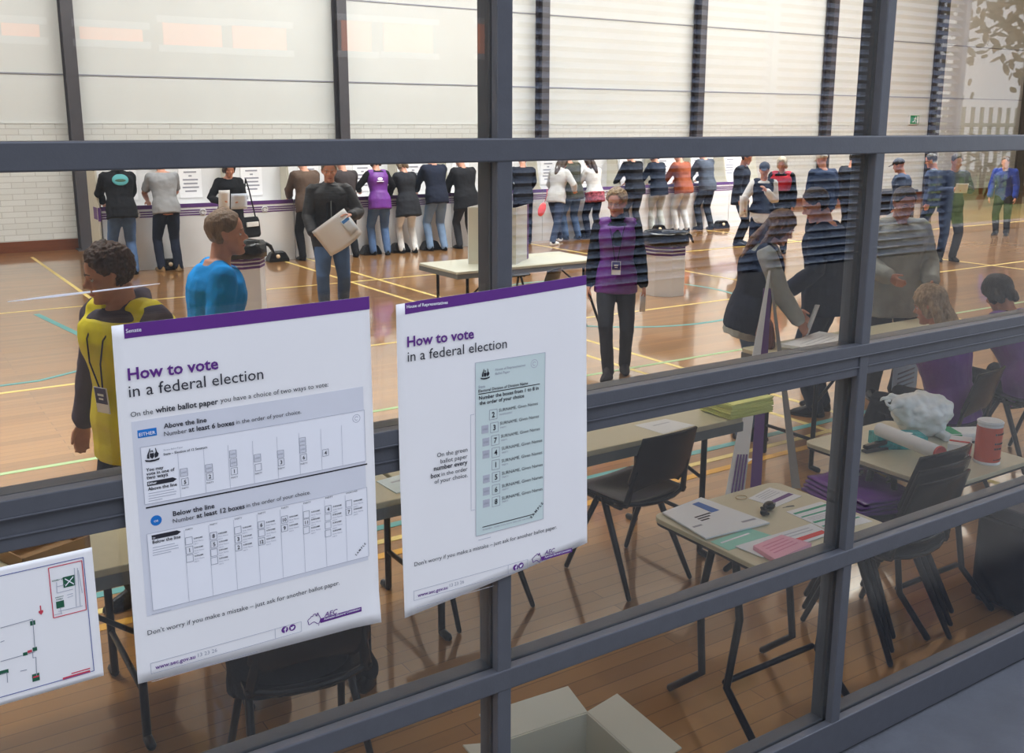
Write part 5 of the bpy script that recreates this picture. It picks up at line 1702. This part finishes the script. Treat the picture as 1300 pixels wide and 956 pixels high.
a, b = wp(*S1(150, 650)), wp(*S1(233, 640)); zc = (a[1] + b[1]) / 2
P.poly('either_badge', 'print_blue', [(a[0], zc - .0062), (b[0], zc - .0062), (b[0], zc + .0062), (a[0], zc + .0062)], .0005)
P.text('either_badge', 'print_white', 'EITHER', S1(156, 659), S1(227, 649), .008, lift=.0018)
def ballot_panel(P, a, b, c, d, nx, colx, mt='print_white'):
    xs = [wp(*q)[0] for q in (a, b, c, d)]; zs = [wp(*q)[1] for q in (a, b, c, d)]
    X0, X1 = (xs[0] + xs[3]) / 2, (xs[1] + xs[2]) / 2; Z1, Z0 = (zs[0] + zs[1]) / 2, (zs[2] + zs[3]) / 2
    P.grid('ballot_sample', mt, X0, Z0, X1, Z1, .0004, 20)
    for p, q in (((X0, Z0), (X1, Z0)), ((X1, Z0), (X1, Z1)), ((X1, Z1), (X0, Z1)), ((X0, Z1), (X0, Z0))):
        d_ = V((q[0] - p[0], q[1] - p[1])); n_ = V((-d_.y, d_.x)).normalized() * .0004
        P.bar('ballot_sample_rule', 'print_line', p, q, .0008, .0009)
    return X0, X1, Z0, Z1
X0, X1, Z0, Z1 = ballot_panel(P, S1(160, 712), S1(1130, 543), S1(1140, 772), S1(184, 950), 0, 0)
for cx_ in (330, 440, 545, 650, 755, 850, 945, 1035):
    x = wp(*S1(cx_, 830 - (cx_ - 330) * .18))[0]
    P.new(); P.bar('ballot_sample_rule', 'print_line', (x, Z0), (x, Z1 - .02), .0005, .0009)
crest(P, S1(212, 738), .014)
ring_mark(P, 'emblem', S1(1098, 583), .0075)
P.text('ballot_caption', 'print_grey', 'Senate Ballot Paper', S1(262, 722), S1(345, 708))
P.text('ballot_caption', 'print_dark', 'State \u2013 Election of 12 Senators', S1(262, 745), S1(450, 707), .015)
for i, tx in enumerate(('You may', 'vote in one of', 'two ways')):
    w_ = (75, 122, 92)[i]
    P.text('ballot_note', 'print_dark', tx, S1(187 + i, 812 + 17 * i), S1(187 + w_ + i, 812 + 17 * i - w_ * .17), .02)
def arrow(P, a, b, txt):
    (x0, z0), (x1, z1) = wp(*a), wp(*b); zc = (z0 + z1) / 2
    P.new()
    P.poly('arrow_tag', 'print_dark', [(x0, zc - .0036), (x1 - .006, zc - .0036), (x1, zc), (x1 - .006, zc + .0036), (x0, zc + .0036)], .0009)
    x2 = x0 + .016
    P.text('arrow_text', 'print_white', txt, (a[0] + 1, a[1] + 0.9), (a[0] + 1 + 4.6 * len(txt) * .40, a[1] + 1.0 - 2.0 * len(txt) * .13), .02, lift=.0014)
arrow(P, S1(192, 866), S1(320, 844), 'Either')
P.text('ballot_note', 'print_dark', 'Above the line', S1(195, 895), S1(320, 872), .02)
for i in range(4): P.seg('fine_print', 'print_line', S1(198, 908 + 11 * i), S1(198 + (110, 120, 118, 60)[i], 908 + 11 * i - 20 * (110, 120, 118, 60)[i] / 110), .0012, .0008, True)
def num_box(P, c, txt, half=.0052, part='number_box', lg=False):
    x, z = wp(*c)
    P.new()
    h = half * 1.12
    for p, q in (((x - half, z - h), (x + half, z - h)), ((x + half, z - h), (x + half, z + h)), ((x + half, z + h), (x - half, z + h)), ((x - half, z + h), (x - half, z - h))):
        d_ = V((q[0] - p[0], q[1] - p[1])); n_ = V((-d_.y, d_.x)).normalized() * .00035
        P.poly(part, 'print_grey', [tuple(V(p) + n_), tuple(V(q) + n_), tuple(V(q) - n_), tuple(V(p) - n_)], .0009)
    if txt:
        P.text_xy('number', 'print_dark', txt, x, z - half * .62, None, half * (1.75 if len(txt) == 1 else 1.55))
def text_xy(s, part, mt, body, x, z, w, h):
    cu = bpy.data.curves.new('t', 'FONT'); cu.body = body; cu.size = 1; cu.offset = .02; cu.resolution_u = 2
    o = bpy.data.objects.new('t', cu); COL.objects.link(o)
    me = bpy.data.meshes.new_from_object(o.evaluated_get(bpy.context.evaluated_depsgraph_get()))
    xs = [v_.co.x for v_ in me.vertices]; w0 = max(xs) - min(xs)
    if w is None:
        w = w0 * h * .92; x = x - w / 2
    s.mb(part, mt).add([(x + (v_.co.x - min(xs)) / w0 * w, s.y(x, z) - .0012, z + v_.co.y * h) for v_ in me.vertices], [tuple(p.vertices) for p in me.polygons])
    bpy.data.objects.remove(o); bpy.data.curves.remove(cu); bpy.data.meshes.remove(me)
Print.text_xy = text_xy
for (cx_, cy_, tx) in ((355, 856, '5'), (462, 832, '2'), (567, 809, '1'), (671, 792, ''), (770, 770, '3'), (868, 750, '6'), (963, 730, '4')):
    num_box(P, S1(cx_, cy_), tx)
    if tx != '4': P.text('party_text', 'print_dark', 'PARTY', S1(cx_ - 14, cy_ + 32), S1(cx_ + 16, cy_ + 27))
for (cx_, cy_) in ((350, 815), (458, 796), (561, 735), (564, 772), (667, 752), (767, 735), (862, 680), (864, 714)):
    x, z = wp(*S1(cx_, cy_))
    P.new(); P.poly('party_logo', 'print_pale', [(x - .0055, z - .005), (x + .0055, z - .005), (x + .0055, z + .005), (x - .0055, z + .005)], .0008)
    num_box(P, S1(cx_, cy_), '', .0055, 'party_logo')
    P.text_xy('party_logo_text', 'print_grey', 'LOGO', x - .004, z - .0012, .008, .0034)
P.seg('divider_rule', 'print_black', S2(187, 158), S1(1145, 774), .0022, .0008, True)
disc(P, 'or_badge', 'print_blue', S2(231, 205), .0085)
P.text('or_badge', 'print_white', 'OR', S2(221, 212), S2(241, 209), .008, lift=.0018)
P.text('step_text', 'print_dark', 'Below the line', S2(303, 184), S2(482, 150), .02)
P.text('step_text', 'print_dark', 'Number', S2(303, 215), S2(396, 196))
P.text('step_text', 'print_dark', 'at least 12 boxes', S2(405, 194), S2(612, 149), .02)
P.text('step_text', 'print_dark', 'in the order of your choice.', S2(620, 147), S2(897, 88))
X0, X1, Z0, Z1 = ballot_panel(P, S2(197, 270), S2(1145, 55), S2(1150, 355), S2(212, 603), 0, 0)
cols = ((355, ((372, 292, ''), (375, 332, '1'), (376, 368, ''))), (460, ((478, 270, '8'), (481, 306, '5'), (481, 342, ''), (482, 378, ''))), (567, ((583, 245, ''), (585, 283, '3'), (586, 319, '2'))),
        (668, ((684, 222, '6'), (686, 257, ''), (686, 294, '12'))), (768, ((785, 199, '10'), (785, 236, '9'))), (865, ((880, 178, ''), (880, 211, '11'), (880, 246, ''))),
        (960, ((975, 155, '4'), (974, 190, ''), (974, 225, ''), (974, 260, ''))), (1050, ((1065, 132, ''), (1065, 167, '7'))))
for cx_, bx in cols:
    x = wp(*S2(cx_, 300 - (cx_ - 355) * .22))[0]
    P.new(); P.bar('ballot_sample_rule', 'print_line', (x, Z0), (x, Z1 - .006), .0005, .0009)
    P.text('party_text', 'print_dark', 'PARTY' if cx_ < 1040 else 'UNGROUPED', S2(cx_ + 2, bx[0][1] - 44), S2(cx_ + (34 if cx_ < 1040 else 52), bx[0][1] - 51))
    for (a, b, tx) in bx:
        num_box(P, S2(a, b), tx, .0054)
        P.text('candidate_text', 'print_dark', 'SURNAME', S2(a + 20, b - 7), S2(a + 58, b - 16), .02)
        P.text('candidate_text', 'print_grey', 'Given Names', S2(a + 20, b + 6), S2(a + 62, b - 4))
        P.text('candidate_text', 'print_grey', 'PARTY', S2(a + 20, b + 17), S2(a + 40, b + 12))
arrow(P, S2(212, 280), S2(338, 252), 'Or')
P.text('ballot_note', 'print_dark', 'Below the line', S2(215, 304), S2(336, 281), .02)
for i in range(4): P.seg('fine_print', 'print_line', S2(216, 322 + 11 * i), S2(216 + (95, 110, 112, 80)[i], 322 + 11 * i - 20 * (95, 110, 112, 80)[i] / 110), .0012, .0008, True)
P.text('sample_mark', 'print_dark', 'S A M P L E', S2(1097, 358), S2(1140, 306), .02, rot=1)
P.seg('fine_print', 'print_line', S2(212, 612), S2(297, 592), .0010, .0006, True)
P.seg('fine_print', 'print_line', S2(212, 903), S2(670, 773), .0008, .0006, True)
foot_block(P, S2(195, 708), S2(1024, 476), S2(207, 825), S2(860, 684), S2(745, 680), S2(228, 850), S2(400, 800), S2(412, 797), S2(494, 770), S2(787, 677), S2(820, 668), .0060,
           S2(887, 655), S2(942, 612), S2(958, 622), S2(1016, 606), S2(948, 638), S2(1120, 588))
P.build('election_poster', 'large white poster with purple band headed Senate, left of the two voting posters', 'poster')

# ---- House of Representatives poster
H1 = lambda X, Y: (490 + X / 4.156, 340 + Y / 4.156)
H2 = lambda X, Y: (490 + X / 3.985, 560 + Y / 3.985)
def bow2(u, v): return .0045 * math.sin(PI * u) * (.4 + .6 * v) + .007 * max(0, .12 - u) / .12 * max(0, v - .5) / .5 + .006 * max(0, u - .9) / .1 * max(0, .08 - v) / .08
P = Print([(500, 386), (743.5, 349), (745, 689), (513.5, 784.5)], bow2)
(x0, z0), (x1, z1) = wp(*H1(90, 165)), wp(*H1(1055, 35))
bz = (wp(*H1(90, 222))[1] + wp(*H1(1055, 88))[1]) / 2
P.band('header_band', 'print_purple', .043, 1, 0, .034)
P.text('header_text', 'print_white', 'House of Representatives', H1(99, 214), H1(317, 184), .02, lift=.0018)
P.text('heading', 'print_purple', 'How to vote', H1(104, 418), H1(455, 365), .022)
P.text('subheading', 'print_dark', 'in a federal election', H1(107, 497), H1(628, 415))
X0, X1, Z0, Z1 = ballot_panel(P, H1(450, 497), H1(820, 449), H2(802, 375), H2(462, 487), 0, 0, 'print_green')
crest(P, H1(514, 555), .013)
ring_mark(P, 'emblem', H1(775, 503), .0085)
P.text('ballot_caption', 'print_grey', 'House of Representatives', H1(568, 544), H1(726, 510))
P.text('ballot_caption', 'print_grey', 'Ballot Paper', H1(568, 564), H1(644, 547))
P.text('ballot_caption', 'print_grey', 'State', H1(479, 634), H1(514, 626))
P.text('ballot_caption', 'print_dark', 'Electoral Division of Division Name', H1(479, 659), H1(740, 607), .015)
P.seg('divider_rule', 'print_black', H1(480, 669), H1(804, 605), .0016, .0009, True)
P.text('ballot_note', 'print_dark', 'Number the boxes from 1 to 8 in', H1(482, 698), H1(797, 634), .02)
P.text('ballot_note', 'print_dark', 'the order of your choice', H1(485, 725), H1(720, 675), .02)
rows_ = ((H1, 558, 770, '2', 0), (H1, 564, 838, '3', 1), (H1, 569, 905, '7', 1), (H2, 548, 53, '4', 1), (H2, 548, 115, '1', 0), (H2, 550, 177, '5', 1), (H2, 550, 240, '6', 1), (H2, 550, 301, '8', 1))
for fn_, a, b, tx, lg in rows_:
    num_box(P, fn_(a, b), tx, .0085)
    P.text('candidate_text', 'print_dark', 'SURNAME, Given Names', fn_(a + 29, b - 10), fn_(a + 29 + 206, b - 10 - 45))
    P.text('candidate_text', 'print_grey', 'PARTY' if tx != '2' else 'INDEPENDENT', fn_(a + 31, b + 6), fn_(a + (62 if tx != '2' else 100), b - (0 if tx != '2' else 8)))
    if lg:
        x, z = wp(*fn_(a - 49, b + 10))
        P.new(); P.poly('party_logo', 'print_line', [(x - .0075, z - .0078), (x + .0075, z - .0078), (x + .0075, z + .0078), (x - .0075, z + .0078)], .0009)
        P.text_xy('party_logo_text', 'print_grey', 'LOGO', x - .0055, z - .0015, .011, .0046)
P.seg('divider_rule', 'print_black', H2(482, 441), H2(738, 359), .0016, .0009, True)
P.text('fine_print', 'print_grey', 'Remember... number every box to make your vote count', H2(483, 455), H2(725, 380))
P.text('sample_mark', 'print_dark', 'S A M P L E', H2(730, 388), H2(790, 312), .02, rot=1)
P.seg('fine_print', 'print_line', H2(462, 498), H2(525, 482), .0010, .0006, True)
for tx, a, b, c, d, bo in (('On the green', 253, 80, 405, 47, 0), ('ballot paper', 270, 113, 405, 79, 0), ('number every', 237, 149, 405, 111, .02), ('box', 222, 187, 269, 175, .02), ('in the order', 275, 174, 405, 145, 0), ('of your choice.', 240, 214, 406, 176, 0)):
    P.text('side_text', 'print_dark', tx, H2(a, b), H2(c, d), bo)
(x, z1), (_, z0) = wp(*H1(440, 772)), wp(*H2(442, 345))
P.new(); P.bar('bracket_rule', 'print_line', (x, z0), (x, z1), .0008)
P.poly('bracket_rule', 'print_line', [(x, z1), (x + .008, z1), (x + .008, z1 - .0008), (x, z1 - .0008)], .0006)
P.poly('bracket_rule', 'print_line', [(x, z0), (x + .008, z0), (x + .008, z0 + .0008), (x, z0 + .0008)], .0006)
foot_block(P, H2(140, 643), H2(859, 428), H2(138, 757), H2(712, 640), H2(613, 650), H2(157, 790), H2(307, 740), H2(317, 736), H2(389, 713), H2(651, 636), H2(678, 626), .0062,
           H2(735, 610), H2(781, 570), H2(796, 577), H2(849, 553), H2(788, 599), H2(938, 541))
P.seg('fine_print', 'print_line', H2(152, 842), H2(540, 728), .0008, .0006, True)
P.build('election_poster', 'white poster with purple band headed House of Representatives, across the central mullion', 'poster')

# ---- evacuation plan, lower left
E1 = lambda X, Y: (0 + X / 4.344, 660 + Y / 4.344)
def bow3(u, v): return .0025 * math.sin(PI * u)
tr, br_ = wp(*E1(510, 148)), wp(*E1(568, 858))
P = Print([(0, 724), (117, 694), (131, 858), (10, 890)], bow3)
xr = (tr[0] + br_[0]) / 2; zt, zb = tr[1], br_[1]
P.c = [(xr - .325, zt), (xr, zt), (xr, zb), (xr - .325, zb)]
P.x0, P.x1, P.z0, P.z1 = xr - .325, xr, zb, zt
def fr_xy(part, mt, x0, z0, x1, z1, w):
    P.new()
    for p, q in (((x0, z0), (x1, z0)), ((x1, z0), (x1, z1)), ((x1, z1), (x0, z1)), ((x0, z1), (x0, z0))):
        d_ = V((q[0] - p[0], q[1] - p[1])); n_ = V((-d_.y, d_.x)).normalized() * w / 2
        P.bar(part, mt, p, q, w)
a, b = wp(*E1(463, 203)), wp(*E1(512, 830))
fr_xy('border_rule', 'print_navy', P.x0 + .014, (b[1]), (a[0] + b[0]) / 2, a[1], .0011)
a, b = wp(*E1(270, 268)), wp(*E1(473, 485))
c = wp(*E1(450, 215)); d = wp(*E1(290, 545))
fr_xy('inset_frame', 'print_red', (a[0] + d[0]) / 2, (b[1] + d[1]) / 2, (b[0] + c[0]) / 2, (a[1] + c[1]) / 2, .0013)
for (q, w_, h_) in ((E1(380, 335), .0085, .0085), (E1(330, 462), .0055, .0055), (E1(178, 563), .0035, .0035), (E1(190, 707), .003, .003), (E1(137, 733), .003, .0025), (E1(196, 862), .005, .006), (E1(20, 832), .006, .003)):
    x, z = wp(*q); P.new(); P.poly('green_symbols', 'print_dgreen', [(x - w_, z - h_), (x + w_, z - h_), (x + w_, z + h_), (x - w_, z + h_)], .0006)
x, z = wp(*E1(380, 335))
for sg in (-1, 1): P.poly('green_symbols', 'print_white', [(x - .006, z - sg * .006 - .001), (x + .006, z + sg * .006 - .001), (x + .006, z + sg * .006 + .001), (x - .006, z - sg * .006 + .001)], .0010)
P.text('assembly_text', 'print_dgreen', 'ASSEMBLY AREA', E1(283, 338), E1(358, 318), .03)
P.text('assembly_text', 'print_dgreen', 'EMERGENCY', E1(303, 428), E1(349, 415), .03)
P.text('assembly_text', 'print_dgreen', 'ASSEMBLY', E1(306, 440), E1(346, 429), .03)
for a, b in (((310, 340), (312, 400)), ((312, 400), (400, 378)), ((312, 365), (360, 352)), ((408, 262), (420, 480)), ((425, 262), (442, 475)), ((430, 275), (452, 400)), ((320, 500), (455, 470)), ((330, 480), (338, 515)), ((298, 520), (340, 510)), ((368, 410), (400, 402)), ((370, 425), (402, 414))):
    P.seg('inset_lines', 'print_line', E1(*a), E1(*b), .0009)
for a, b in (((0, 590), (175, 542)), ((178, 542), (190, 700)), ((0, 775), (190, 722)), ((178, 722), (180, 755)), ((180, 755), (196, 752)), ((196, 752), (200, 860)), ((0, 668), (22, 660)), ((110, 828), (146, 820)), ((0, 845), (38, 835)), ((36, 836), (40, 890))):
    P.seg('floor_plan_lines', 'print_grey', E1(*a), E1(*b), .0009)
x, z = wp(*E1(223, 495)); P.new()
P.poly('red_symbols', 'print_red', [(x - .0008, z + .008), (x + .0008, z + .008), (x + .0008, z), (x + .003, z), (x + .003, z - .003), (x, z - .007), (x - .003, z - .003), (x - .003, z), (x - .0008, z)], .0006)
x, z = wp(*E1(162, 719)); P.new(); P.poly('red_symbols', 'print_red', [(x - .003, z - .002), (x + .003, z - .002), (x + .003, z + .002), (x - .003, z + .002)], .0006)
x, z = wp(*E1(196, 858)); P.new(); P.poly('red_symbols', 'print_red', [(x - .004, z - .0012), (x + .004, z - .0012), (x + .004, z + .0012), (x - .004, z + .0012)], .0010)
P.seg('red_symbols', 'print_red', E1(345, 876), E1(495, 828), .004, .0006, True)
P.seg('red_symbols', 'print_red', E1(392, 846), E1(495, 812), .0016, .0006, True)
P.build('evacuation_plan', 'white evacuation plan sheet at lower left with red framed inset map', 'sign')
